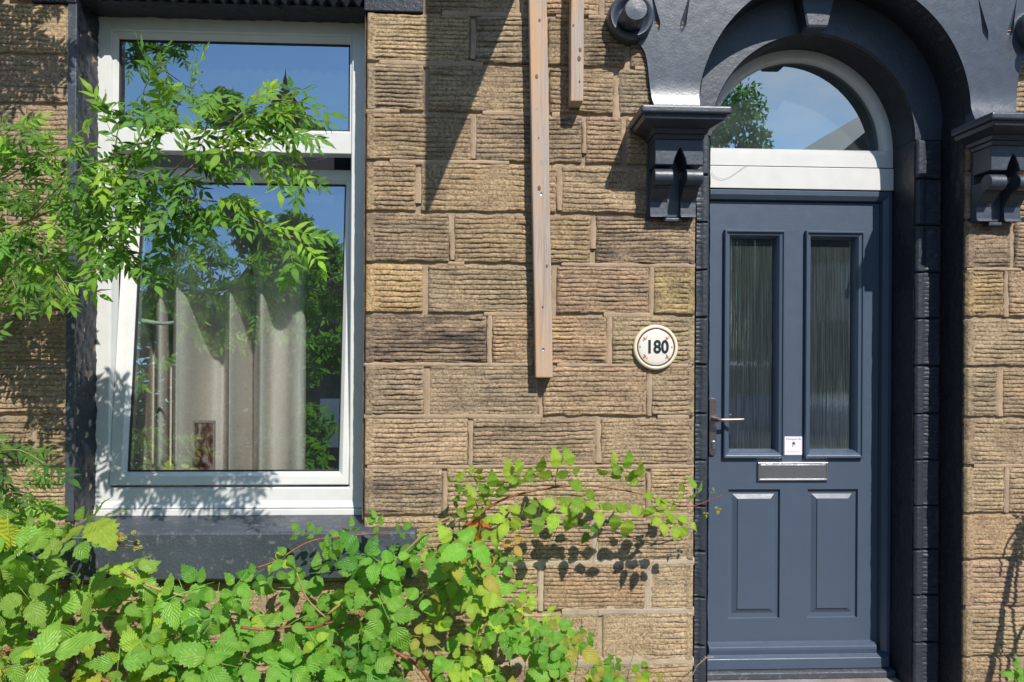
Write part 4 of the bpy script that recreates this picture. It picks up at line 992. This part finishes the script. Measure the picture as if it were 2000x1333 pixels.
def pinnate_leaf(seed, pairs=4):
    r = random.Random(seed); parts = []; rl = 1.0
    bend = r.uniform(-.25, .25); dr = r.uniform(.1, .45)
    def axis(t): return Vector((bend*t*t, t*rl, -dr*t*t))
    for i in range(pairs):
        t = 0.25+0.62*i/(pairs-1)
        for sg in (-1, 1):
            a = r.uniform(38, 60); Ll = r.uniform(.38, .50)*(1-0.12*abs(i-pairs/2)/pairs)
            lf = leaflet(Ll, Ll*r.uniform(.25, .33), False, 7, 1, seed*31+i*2+sg, r.uniform(.0, .35), r.uniform(.15, .5), .86)
            parts.append((lf, Matrix.Translation(axis(t)) @ Matrix.Rotation(R(-sg*a), 4, 'Z') @ Matrix.Rotation(R(r.uniform(-30, 12)), 4, 'X') @ Matrix.Rotation(R(r.uniform(-28, 28)), 4, 'Y')))
    lf = leaflet(.46, .18, False, 7, 1, seed*5, .2, .3, .86); parts.append((lf, Matrix.Translation(axis(.98)) @ Matrix.Rotation(R(-10), 4, 'X')))
    V, F, U = compose(parts); stalk(V, F, U, [axis(0), axis(.35), axis(.7), axis(1)], 0.008)
    return V, F, U
def mesh_of(name, VFU, mat):
    V, F, U = VFU; me = bpy.data.meshes.new(name); me.from_pydata([tuple(v) for v in V], [], F); me.materials.append(mat)
    l = me.uv_layers.new(name='uv'); li = np.zeros(len(me.loops), int); me.loops.foreach_get('vertex_index', li); l.data.foreach_set('uv', np.array(U, float)[li].ravel())
    me.polygons.foreach_set('use_smooth', [True]*len(me.polygons)); me.update(); return me
def frame(dirv, nrm):
    """matrix whose +y is dirv and whose +z is near nrm"""
    y = Vector(dirv).normalized(); x = y.cross(Vector(nrm)).normalized(); z = x.cross(y)
    return Matrix((x, y, z)).transposed().to_4x4()
def scatter(name_root, root, meshes, items, mat, limit=300, stuff_name='foliage'):
    """items: (loc, dir, normal, size, colour); the largest in view are parts, the rest one mass"""
    vis = lambda it: it[3]/max(0.3, (it[0]-Vector((0,-D,H))).length)*(1 if it[5] else 0.01)
    items = sorted(items, key=vis, reverse=True)
    r = random.Random(3); base = root.location
    for it in items[:limit]:
        o = bpy.data.objects.new('leaf', meshes[r.randrange(len(meshes))]); COL.objects.link(o); o.parent = root
        Mx = Matrix.Translation(it[0]-base) @ frame(it[1], it[2]) @ Matrix.Scale(it[3], 4); o.matrix_basis = Mx; o.color = (*it[4], 1)
    rest = items[limit:]
    if rest:
        groups = {}
        for it in rest: groups.setdefault(it[6] if len(it) > 6 else 0, []).append(it)
        for gk_, its in groups.items():
            Vs = []; Fs = []; Us = []; n = 0
            for it in its:
                me = meshes[r.randrange(len(meshes))]; co = np.empty(len(me.vertices)*3); me.vertices.foreach_get('co', co); co = co.reshape(-1, 3)
                Mx = np.array(Matrix.Translation(it[0]-base) @ frame(it[1], it[2]) @ Matrix.Scale(it[3], 4)); Vs.append(co@Mx[:3,:3].T+Mx[:3,3])
                lv = np.empty(len(me.loops), int); me.loops.foreach_get('vertex_index', lv); ls = np.empty(len(me.polygons), int); me.polygons.foreach_get('loop_total', ls)
                uvv = np.empty(len(me.loops)*2); me.uv_layers[0].data.foreach_get('uv', uvv); Fs.append((lv+n, ls)); Us.append(uvv); n += len(co)
            V = np.concatenate(Vs); lv = np.concatenate([a for a, b in Fs]); ls = np.concatenate([b for a, b in Fs])
            me = bpy.data.meshes.new(stuff_name); me.vertices.add(len(V)); me.vertices.foreach_set('co', V.ravel()); me.loops.add(len(lv)); me.loops.foreach_set('vertex_index', lv)
            me.polygons.add(len(ls)); me.polygons.foreach_set('loop_start', np.concatenate([[0], np.cumsum(ls)[:-1]])); me.polygons.foreach_set('loop_total', ls); me.update(calc_edges=True)
            l = me.uv_layers.new(name='uv'); l.data.foreach_set('uv', np.concatenate(Us))
            o = fin(stuff_name, me, mat, root, smooth=True, kind='stuff'); o.color = (*its[0][4], 1)
def jit(c, a, r): f = r.uniform(1-a, 1+a); return tuple(max(0.0, x*f*r.uniform(1-a*.4, 1+a*.4)) for x in c)
r0 = random.Random(21)

# ---- bramble along the foot of the wall
bramble = thing('bramble_bush', 'bright green bramble sprawling under the window with red thorny canes', 'bramble', (PX(500), -0.45, 0.0))
TOPLINE = [(-60,960),(0,965),(40,985),(110,1010),(180,985),(230,1010),(262,1080),(300,1140),(360,1130),(430,1105),(500,1095),(545,1072),(600,1058),(650,1050),(700,1072),(760,1062),(830,1045),(880,1070),(930,1030),(1000,1040),(1020,1110),(1040,1170),(1080,1190),(1120,1225),(1130,1270),(1150,1300),(1200,1315),(1260,1325),(1290,1360)]
def topv(u): return float(np.interp(u, [a for a, _ in TOPLINE], [b for _, b in TOPLINE]))
LG = (0.180, 0.400, 0.052); YG = (0.320, 0.490, 0.052); DG = (0.105, 0.290, 0.045)
items = []
def near(u, v, holes): return any(((u-a)/w_)**2+((v-b)/h_)**2 < 1 for a, b, w_, h_ in holes)
HOLES = [(232, 1052, 48, 42), (330, 1180, 30, 18), (560, 1165, 26, 16), (700, 1250, 30, 16), (620, 1300, 24, 20), (100, 1120, 26, 16), (810, 1140, 24, 20), (230, 1225, 55, 30), (215, 1150, 40, 18), (330, 1085, 60, 40), (60, 1180, 1, 1), (430, 1235, 40, 22), (885, 1190, 25, 30), (150, 1255, 30, 25), (1010, 1300, 22, 40)]
tries = 0
pts_ = []
while tries < 26000 and len(pts_) < 420:
    tries += 1; u = r0.uniform(-160, 1290); tv = topv(u); v = r0.uniform(tv+8, 1440)
    if near(u, v, HOLES) and r0.random() < 0.93: continue
    big = max(0.0, 1-max(0, u)/480)
    yd = -r0.uniform(0.10, 0.42) - 0.38*big*r0.random() - (0.10 if v > 1250 else 0)
    sz = (0.052+0.072*r0.random()**1.3)*(1+0.42*big)
    if u > 950: sz *= .8
    pr_ = sz*520
    pp = (u, v, yd)
    if any(abs(u-a)+abs(v-b) < pr_*0.62 and abs(yd-c) < 0.07 for a, b, c in pts_[-500:]): continue
    pts_.append(pp); tv_ = 0; p = P(u, max(v, tv+sz*260), yd)
    if p.z < 0.05: continue
    ang = r0.uniform(-100, 100); d = Vector((math.sin(R(ang))*1.0, -0.35+r0.uniform(-.3, .3), -0.35+0.75*math.cos(R(ang))*r0.choice([-1, 1])*0.8))
    nrm = Vector((r0.uniform(-.45, .6), -0.85+r0.uniform(-.3, .3), 0.75+r0.uniform(-.55, .4)))
    c = LG
    q_ = r0.random(); top_ = v-tv < 60
    if u < 330: c = (0.205, 0.385, 0.058) if q_ < .8 else YG
    elif u > 800: c = YG if q_ < .35 else (LG if q_ < .85 else (0.34,0.34,0.06))
    else: c = YG if q_ < .12 else (DG if q_ < .35 else LG)
    grp = 0 if c in (LG, DG) else 1
    items.append((p, d, nrm, sz, jit(c, .18, r0), -60 < u < 1300 and v < 1345, grp))
# leaves strung along the arching canes
def along(poly, step, y0, y1, sz, colr, hang=0.5, start=0.0):
    pts = [P(u, v, y0+(y1-y0)*i/(len(poly)-1)) for i, (u, v) in enumerate(poly)]
    acc = start
    for a, b in zip(pts, pts[1:]):
        L = (b-a).length; t = acc
        while t < L:
            p = a.lerp(b, t/L); yield p, (b-a).normalized(); t += step*r0.uniform(.75, 1.25)
        acc = t-L
CANE = [(868,1150),(880,1100),(905,1045),(940,1003),(985,975),(1040,960),(1095,951),(1150,949),(1205,956),(1255,966),(1300,980),(1345,990),(1385,978),(1410,968)]
ARC = [(p, d) for p, d in along(CANE, 0.031, -0.19, -0.20, .05, LG)]
for k, (p, d) in enumerate(ARC):
    s_ = 0.078 if p.x < PX(1230) else 0.058
    if k > len(ARC)-4: s_ = 0.018
    side = 1 if k % 2 else -1
    dv = Vector((r0.uniform(-.5, .5), -0.5, side*0.8 if r0.random() < .8 else -1)); p2 = p+Vector((0, -.02, 0.028*side))+dv.normalized()*s_*0.5
    items.append((p2, dv, Vector((.3+r0.uniform(-.3,.3), -1, .55)), s_*r0.uniform(.8, 1.1), jit(YG if r0.random() < .6 else (0.20,0.36,0.04), .12, r0), True, 1))
for (u, v, c, s_) in ((938, 1022, (0.55,0.17,0.04), .062), (1000, 1055, (0.55,0.36,0.09), .058), (885, 945, YG, .055), (925, 930, YG, .05), (900, 970, LG, .05), (945, 975, YG, .045), (880,1010,(0.10,0.13,0.05),.04), (1150,1030,(0.09,0.24,0.03),.052),
                      (1145, 1240, (0.12,0.32,0.03), .055), (1110, 1235, LG, .04), (1200,1290,(0.10,0.28,0.03),.05),(1250,1300,(0.16,0.36,0.03),.05),(1175,1300,LG,.04),(1265,1310,(0.40,0.42,0.04),.022),(1290,1318,(0.36,0.40,0.05),.02)):
    p = P(u, v, -.17); items.append((p, Vector((r0.uniform(-.5,.5), -.4, -.7 if v > 1000 else .4)), Vector((.3, -1, .45)), s_, jit(c, .05, r0), True, 1))
for k in range(7):
    u, v = r0.uniform(560, 800), r0.uniform(1010, 1060); items.append((P(u, v, -.2), Vector((r0.uniform(-.6,.6), -.3, .5)), Vector((.3, -1, .6)), .042, jit(LG, .15, r0), True, 0))
LM = [mesh_of('leaf', bramble_leaf(3, 1), M_LEAF), mesh_of('leaf', bramble_leaf(3, 2), M_LEAF), mesh_of('leaf', bramble_leaf(3, 3), M_LEAF), mesh_of('leaf', bramble_leaf(5, 4), M_LEAF), mesh_of('leaf', bramble_leaf(3, 5), M_LEAF), mesh_of('leaf', bramble_leaf(5, 6), M_LEAF)]
scatter('leaf', bramble, LM, items, M_LEAF, 300, 'foliage')
def cane(poly, y0, y1, r_a, r_b, mat, root, thorns=True, name='cane', seed=0):
    rr = random.Random(seed+50); pts = [P(u, v, y0+(y1-y0)*i/(len(poly)-1)) for i, (u, v) in enumerate(poly)]
    sm = [Vector(q) for q in catmull([tuple(p) for p in pts], 4)]; n = len(sm); rad = [r_a+(r_b-r_a)*i/(n-1) for i in range(n)]
    base = root.location; m = MB(); m.tube([p-base for p in sm], rad, 7)
    if thorns:
        for i in range(0, n-1):
            for _ in range(2):
                p = sm[i].lerp(sm[i+1], rr.random())-base; d = Vector((rr.uniform(-1, 1), rr.uniform(-1, .2), rr.uniform(-1, 1))).normalized(); m.cyl(p, d, rad[i]*.40, .0002, rad[i]*1.3+.0055, 4)
    return m.build(name, mat, root, smooth=True)
cane(CANE, -.19, -.20, .0055, .0015, M_RED, bramble, seed=1)
for k, (pl_, ya, yb_, ra, rb, mt) in enumerate([([(470,1226),(520,1230),(570,1224),(610,1226),(650,1215)], -.40, -.36, .0052, .0042, M_RED), ([(760,1268),(790,1284),(815,1300),(838,1330),(850,1370)], -.42, -.40, .0065, .006, M_RED), ([(640,1200),(690,1160),(750,1112),(800,1070),(840,1030),(880,1010)], -.30, -.22, .005, .003, M_BROWN),
        ([(235,1115),(262,1130),(300,1148),(360,1165)], -.42, -.38, .004, .0045, M_BROWN), ([(500,1110),(540,1095),(600,1060),(650,1050),(700,1045),(760,1040)], -.3, -.22, .0035, .002, M_RED), ([(120,1170),(128,1200),(122,1230)], -.35, -.35, .006, .006, M_BROWN),
        ([(175,1320),(190,1325),(215,1333)], -.6, -.6, .007, .007, M_RED), ([(935,1000),(925,965),(932,950)], -.16, -.16, .0025, .002, M_RED), ([(1085,955),(1086,930),(1090,915)], -.16, -.17, .0018, .0012, M_RED), ([(150,1200),(200,1203),(270,1205),(340,1198)], -.2, -.2, .003, .003, M_GSTEM),
        ([(1078,1333),(1082,1310),(1090,1290),(1100,1330)], -.3, -.3, .004, .006, M_RED), ([(580,1120),(600,1170),(640,1210)], -.42, -.40, .003, .003, M_BROWN), ([(260,1250),(290,1300),(300,1340)], -.28, -.28, .006, .008, M_BROWN)]):
    cane(pl_, ya, yb_, ra, rb, mt, bramble, seed=k)
# rooting canes down to the soil
for k, u in enumerate((60, 380, 700, 930)): cane([(u, 1600), (u+15, 1480), (u-10, 1360), (u+20, 1240)], -.25, -.28, .008, .005, M_BROWN, bramble, True, seed=30+k)
M_BER = [plain('unripe_berry', (0.20,0.21,0.05), .45), plain('reddish_berry', (0.24,0.11,0.045), .45)]
def berry_mesh(seed, mat):
    r = random.Random(seed); bm = bmesh.new()
    for i in range(16):
        th = math.acos(1-2*(i+.5)/16); ph = i*2.4; bmesh.ops.create_icosphere(bm, subdivisions=1, radius=.0027, matrix=Matrix.Translation((.0042*math.sin(th)*math.cos(ph), .0042*math.sin(th)*math.sin(ph), .005*math.cos(th))))
    me = bpy.data.meshes.new('berry'); bm.to_mesh(me); bm.free(); me.materials.append(mat); me.polygons.foreach_set('use_smooth', [True]*len(me.polygons)); return me
BM = [berry_mesh(1, M_BER[0]), berry_mesh(2, M_BER[1])]
for (cu, cvv, n_, sp_) in ((228, 1050, 24, 40), (15, 1268, 8, 18), (35, 1305, 7, 16), (1000*0+705, 1198, 6, 14), (95, 1290, 4, 10)):
    for i in range(n_):
        u, v = cu+r0.gauss(0, sp_*.55), cvv+r0.gauss(0, sp_*.38); p = P(u, v, -.64+r0.uniform(-.03, .03))-bramble.location
        o = bpy.data.objects.new('berry', BM[0 if r0.random() < .5 else 1]); COL.objects.link(o); o.parent = bramble; o.location = p; s_ = r0.uniform(1.1, 1.6); o.scale = (s_,)*3; o.rotation_euler = (r0.random()*3, r0.random()*3, 0)
        m = MB(); m.tube([p, P(cu-20+r0.uniform(-12, 12), cvv+r0.uniform(-8,12), -.62)-bramble.location], .0010, 4); m.build('berry_stalk', M_BROWN, bramble)

# ---- overhanging shrub with pinnate leaves
shrub = thing('ash_sapling', 'leafy sapling with narrow green leaflets hanging in front of the window', 'sapling', (PX(-330, -.44), -.46, 0.0))
SB = [ # polyline, depth from..to, twig radius
 ([(-330,620),(-200,540),(-80,480),(0,452),(60,428),(120,400),(170,384),(230,366),(300,352)], -0.90, -0.86, .008, .0045),
 ([(300,352),(345,348),(380,322),(420,290),(450,245),(480,215),(530,195),(580,200)], -0.86, -0.90, .0045, .0015),
 ([(300,352),(350,380),(400,392),(450,398),(500,430),(550,455),(590,470),(618,492)], -0.86, -0.86, .003, .0012),
 ([(230,366),(270,320),(300,270),(330,230),(360,190),(385,160)], -0.86, -0.92, .003, .0015),
 ([(170,384),(205,335),(225,290),(232,250),(262,215)], -0.86, -0.90, .003, .0012),
 ([(420,290),(470,285),(520,300),(565,318),(590,330)], -0.87, -0.86, .0025, .001),
 ([(450,245),(500,240),(550,252),(600,268)], -0.88, -0.90, .002, .001),
 ([(120,400),(150,440),(190,470),(235,480),(270,520)], -0.88, -0.86, .0028, .0012),
 ([(60,428),(90,480),(110,530),(140,575)], -0.90, -0.86, .003, .0012),
 ([(0,452),(20,500),(25,550),(50,600),(40,560)], -0.90, -0.92, .003, .0012),
 ([(-200,540),(-120,460),(-60,400),(-10,360),(40,330),(90,300),(140,290)], -0.88, -0.94, .004, .0015),
 ([(-120,460),(-60,340),(0,270),(40,250),(85,262)], -0.90, -0.94, .003, .0012),
 ([(300,352),(290,400),(265,430),(235,450)], -0.84, -0.82, .002, .001),
 ([(350,380),(370,420),(380,445),(330,460)], -0.84, -0.82, .002, .001),
 ([(60,428),(130,350),(180,320),(230,310)], -0.90, -0.94, .003, .0015),
 ([(170,384),(240,400),(300,410),(350,430)], -0.88, -0.84, .003, .0015),
 ([(-330,900),(-180,880),(-80,870),(-10,880),(40,880),(85,905)], -0.86, -0.84, .005, .0015),
 ([(-80,870),(-20,910),(30,940),(60,955)], -0.86, -0.82, .003, .0015),
 ([(-200,420),(-120,380),(-50,390),(10,400),(60,380),(110,350)], -.66,-.66,.004,.0015),
 ([(-200,560),(-120,560),(-60,540),(0,520),(60,520),(110,490)], -.66,-.66,.004,.0015),
 ([(-150,620),(-90,600),(-30,590),(20,600)], -.66,-.66,.004,.0015),
 ([(240,330),(290,230),(280,180),(310,130)], -.9,-.9,.003,.001),
 ([(330,345),(400,260),(410,200),(440,165)], -.9,-.9,.003,.001),
 ([(420,290),(480,240),(540,220),(590,232)], -.9,-.9,.003,.001),
 ([(-240,700),(-120,690),(-50,680),(-12,672)], -0.86, -0.84, .003, .0015),
]
SG = (0.145, 0.320, 0.055); SY = (0.28, 0.50, 0.055); SDk = (0.070, 0.175, 0.036)
sit = []
def dress(pts, step, smin, smax, bright, vis=True):
    acc = r0.uniform(0, step); k = 0
    for a, b in zip(pts, pts[1:]):
        L = (b-a).length; t = acc
        while t < L:
            p = a.lerp(b, t/L); d = (b-a).normalized(); k += 1
            for _ in range(2 if r0.random() < .55 else 1):
                lat = Vector((r0.uniform(-1, 1), r0.uniform(-.9, .5), r0.uniform(-1.0, .7))); dv = (d*r0.uniform(.2, 1.2)+lat).normalized()
                nv = Vector((.25+r0.uniform(-.6, .6), -.8+r0.uniform(-.4, .4), .8+r0.uniform(-.5, .4)))
                c = SG if r0.random() < .55 else (SY if r0.random() < bright else SDk)
                sit.append((p, dv, nv, r0.uniform(smin, smax), jit(c, .18, r0), vis))
            t += step*r0.uniform(.7, 1.3)
        acc = t-L
for k, (poly, ya, yb_, ra, rb) in enumerate(SB):
    off = (ya+yb_)/2+0.88
    pts = [P(u, v, -(0.44+0.44*min(1, max(0, (u-20)/420)))+off) for u, v in poly]
    pts = [Vector(q) for q in catmull([tuple(p) for p in pts], 3)]; n_ = len(pts)
    m = MB(); m.tube([p-shrub.location for p in pts], [ra+(rb-ra)*i/(n_-1) for i in range(n_)], 7); m.build('branch', M_TWIG, shrub, smooth=True)
    dress(pts, (0.032 if poly[-1][0] < 300 else 0.041) if k < 16 else .040, 0.072, 0.122, .65)
# boughs above the frame that shade the wall at the upper left
for k in range(15):
    u = r0.uniform(60, 250); v = r0.uniform(-340, -20)
    a = P(u, v, 0); a = Vector((a.x, -.45, a.z)); b = a+Vector((r0.uniform(-.25, .25), r0.uniform(-.1, .1), -r0.uniform(.05, .12)))
    c0 = a+Vector((-.45, 0, .12))
    m = MB(); m.tube([c0-shrub.location, a-shrub.location, b-shrub.location], [.005, .004, .0015], 6); m.build('branch', M_TWIG, shrub, smooth=True)
    dress([c0, a, b], 0.075, 0.07, 0.11, .4, False)
m = MB(); m.tube([Vector((0,0,0)), Vector((.03,0,.6)), P(-330,620,-.44)-shrub.location, P(-320,200,-.45)-shrub.location, P(-250,-150,-.45)-shrub.location, P(-150,-420,-.45)-shrub.location], [.03,.026,.02,.016,.012,.007], 10); m.build('trunk', M_TWIG, shrub, smooth=True)
m = MB(); m.tube([Vector((.02,0,.4)), P(-330,900,-.44)-shrub.location], [.01,.006], 6); m.build('branch', M_TWIG, shrub, smooth=True)
PM = [mesh_of('leaf', pinnate_leaf(s_, p_), M_LEAF2) for s_, p_ in ((1,4),(2,5),(3,4),(4,5),(5,3),(6,4))]
scatter('leaf', shrub, PM, sit, M_LEAF2, 300, 'foliage')

# ---- dry grass stalks near the door
def grass(poly, y, label):
    base = P(poly[0][0], poly[0][1], y); root = thing('dry_grass_stalk', label, 'grass stalk', (base.x, y, 0), 'dry stalks at the wall foot')
    pts = [P(u, v, y)-root.location for u, v in poly]; pts = [Vector((pts[0].x, 0, 0))]+pts; m = MB(); m.tube(pts, [.0022]*2+[.0014]*(len(pts)-2), 5); m.build('stem', M_DRY, root)
    rr = random.Random(len(poly)); h = MB()
    for a, b in zip(pts[-4:], pts[-3:]):
        for _ in range(7): p = a.lerp(b, rr.random()); h.cyl(p, (rr.uniform(-.6,.6), rr.uniform(-.5,.5), 1), .0016, .0004, .009, 4)
    h.build('seed_head', M_DRY, root)
grass([(1145,1333),(1155,1280),(1162,1230),(1168,1200),(1166,1170)], -.12, 'tall dry grass stalk with seeds left of the short dark one')
grass([(1224,1333),(1230,1300),(1238,1278),(1236,1258)], -.14, 'short dark dry stalk in front of the lowest stones')
grass([(1345,1333),(1362,1300),(1380,1285),(1394,1284)], -.10, 'thin dry stalk leaning across the foot of the black door jamb')

# ---- woody climber standing right of the frame; its shadow lies on the right-hand wall
cl_ = thing('woody_climber', 'bare woody climber with a few leaves standing at the right end of the wall', 'climber', (P(2260, 900, -.5).x, -.5, 0))
def at_shadow(u, v, dep): p = P(u, v, 0); return Vector((p.x+.42*dep, -dep, p.z+1.07*dep))
for poly, rad in (([(1915,1420),(1925,1330),(1945,1240),(1955,1180),(1968,1110),(1985,1060),(2010,1010),(2050,960)], [.016,.016,.015,.015,.014,.016,.013,.012]), ([(1972,1420),(1975,1300),(1972,1220),(1975,1150),(1982,1090)], [.007]*5), ([(1945,1130),(1955,1080),(1975,1045),(1995,1035)], [.005]*4), ([(1940,1400),(1945,1330),(1948,1260),(1952,1210)], [.005]*4), ([(1958,1333),(1965,1290),(1985,1240),(2000,1225)], [.008]*4)):
    pts = [at_shadow(u, v, .45)-cl_.location for u, v in poly]; m = MB(); m.tube([Vector(q) for q in catmull([tuple(p) for p in pts], 3)], float(np.mean(rad)), 7); m.build('stem', M_TWIG, cl_, smooth=True)
items = []
for k in range(16): items.append((at_shadow(r0.uniform(1985, 2080), r0.uniform(1000, 1090), .45), Vector((r0.uniform(-1,1), -.3, r0.uniform(-1,.5))), Vector((.2,-1,.5)), .05, jit(LG, .1, r0), False))
for (u, v) in ((1985,1322),(1992,1300),(2010,1330)): items.append((P(u, v, -.3), Vector((-.6, -.4, .4)), Vector((.2,-1,.5)), .05, jit(LG, .1, r0), True))
scatter('leaf', cl_, LM, items, M_LEAF, 300)

# ================================================================= ACROSS THE STREET (seen only mirrored in the glass)
M_SLATE = plain('slate_roof', (0.028,0.028,0.032), .7, var=.2); M_FAR = plain('far_stone', (0.08,0.064,0.05), .9, var=.2)
def gable_house(label, xc, w_, zw, zr, y, finial=True):
    root = thing('gabled_house', label, 'house', (xc, y, 0), 'houses across the street'); h = w_/2; dp = 8
    m = MB(); m.prism([(-h, 0), (h, 0), (h, zw), (0, zr-.15), (-h, zw)], -dp, 0); m.build('wall', M_FAR, root)
    m = MB(); e = .35; sl_ = (zr-zw)/h
    m.prism([(-h-e, zw-e*sl_), (0, zr), (h+e, zw-e*sl_), (h+e, zw-e*sl_+.18), (0, zr+.2), (-h-e, zw-e*sl_+.18)], -dp-.3, .4); m.build('roof', M_SLATE, root)
    for dx in (-h*.5, h*.5):
        m = MB(); m.box(dx-.5, dx+.5, .0, .05, zw*.45, zw*.75); m.build('window', M_WHITE, root)
    if finial: m = MB(); m.tube([(0,.35,zr), (0,.35,zr+.3), (0,.35,zr+.45), (0,.35,zr+.6)], [.035,.06,.02,.004], 8); m.build('finial', M_SLATE, root)
gable_house('stone house across the street with steep gable and finial', -5.0, 5.4, 4.2, 8.0, -15.5)
gable_house('wider stone house across the street with low slate gable', 12.4, 9.0, 5.2, 9.0, -15.5, False)
M_FARL = leaf_mat('tree_leaf', .5, 3.0)
def tree(label, x, y, h, rad, zlow, n, colr, seed):
    root = thing('street_tree', label, 'tree', (x, y, 0), 'trees across the street'); r = random.Random(seed)
    m = MB(); m.tube([(0,0,0),(.05,0,h*.3),(0,.05,h*.6),(.05,0,h*.9)], [.14,.11,.07,.02], 8)
    for k in range(7):
        t = r.uniform(.25,.8); a = r.uniform(0,6.28); m.tube([(0,0,h*t),(math.cos(a)*rad*.6, math.sin(a)*rad*.6, h*t+rad*.4)], [.05,.015], 5)
    m.build('trunk', M_TWIG, root, smooth=True)
    cl = [(Vector((r.gauss(0,.42)*rad, r.gauss(0,.42)*rad, zlow+(h-zlow)*r.random()**.9)), r.uniform(.25,.5)*rad) for _ in range(26)]
    Vv = []; Ff = []
    for _ in range(n):
        c, rr = r.choice(cl); d = Vector((r.gauss(0,1), r.gauss(0,1), r.gauss(0,1))).normalized()*rr*r.random()**.4; p = c+d
        if p.z < .1: continue
        s_ = r.uniform(.05,.11); a = Vector((r.gauss(0,1), r.gauss(0,1), r.gauss(0,1))).normalized(); b = a.orthogonal().normalized(); k = len(Vv)
        Vv += [p-a*s_, p+b*s_*.4, p+a*s_, p-b*s_*.4]; Ff.append((k,k+1,k+2,k+3))
    o = obj('crown', Vv, Ff, M_FARL, root, uv=[(0.5,.5)]*len(Vv)); o.color = (*colr, 1)
tree('dense green street tree facing the window', -4.0, -6.4, 3.5, 1.4, .6, 11000, (.10,.21,.045), 1)
tree('slim young street tree facing the window', -2.75, -7.3, 4.9, .95, .8, 8000, (.10,.21,.045), 2)
tree('tall street tree facing the fanlight', 6.0, -14.5, 9.6, 2.0, 3.0, 12000, (.10,.20,.05), 3)
def car(label, x, y, colr):
    root = thing('parked_car', label, 'car', (x, y, 0), 'cars parked across the road')
    paint = plain('car_paint', colr, .2, spec=.8); dark = plain('car_window', (.01,.012,.014), .05, spec=.8); tyre = plain('tyre', (.02,.02,.02), .8)
    prof = [(-2.1,.32),(-2.1,.72),(-1.95,.86),(-1.2,.94),(-.62,1.40),(.75,1.44),(1.45,.98),(2.0,.90),(2.12,.66),(2.1,.32)]
    m = MB(); m.prism(prof, -.85, .85); m.build('body', paint, root, bevel=.07, seg=3)
    for sg in (-1, 1):
        for q_ in ([(-1.02,.96),(-.55,1.34),(.02,1.37),(.02,.98)], [(.08,.98),(.08,1.37),(.70,1.37),(1.22,1.0)]):
            m = MB(); m.prism(q_, sg*.845, sg*.862); m.build('side_window', dark, root)
        for wx in (-1.35, 1.3):
            m = MB(); m.cyl((wx, sg*.70, .32), (0, sg, 0), .32, .32, .17, 24); w_ = m.build('wheel', tyre, root); m = MB(); m.cyl((wx, sg*.872, .32), (0, sg, 0), .2, .18, .01, 16); m.build('rim', M_CHROME, w_)
        m = MB(); m.box(-2.12, -1.98, sg*.62-.14, sg*.62+.14, .62, .76); m.build('headlight', M_CHROME, root, bevel=.02)
car('blue hatchback parked opposite the front door', 2.6, -6.6, (.03,.10,.32))
car('pale grey hatchback parked opposite to the right of the blue one', 7.6, -6.7, (.45,.45,.46))
print('stones', STONES)
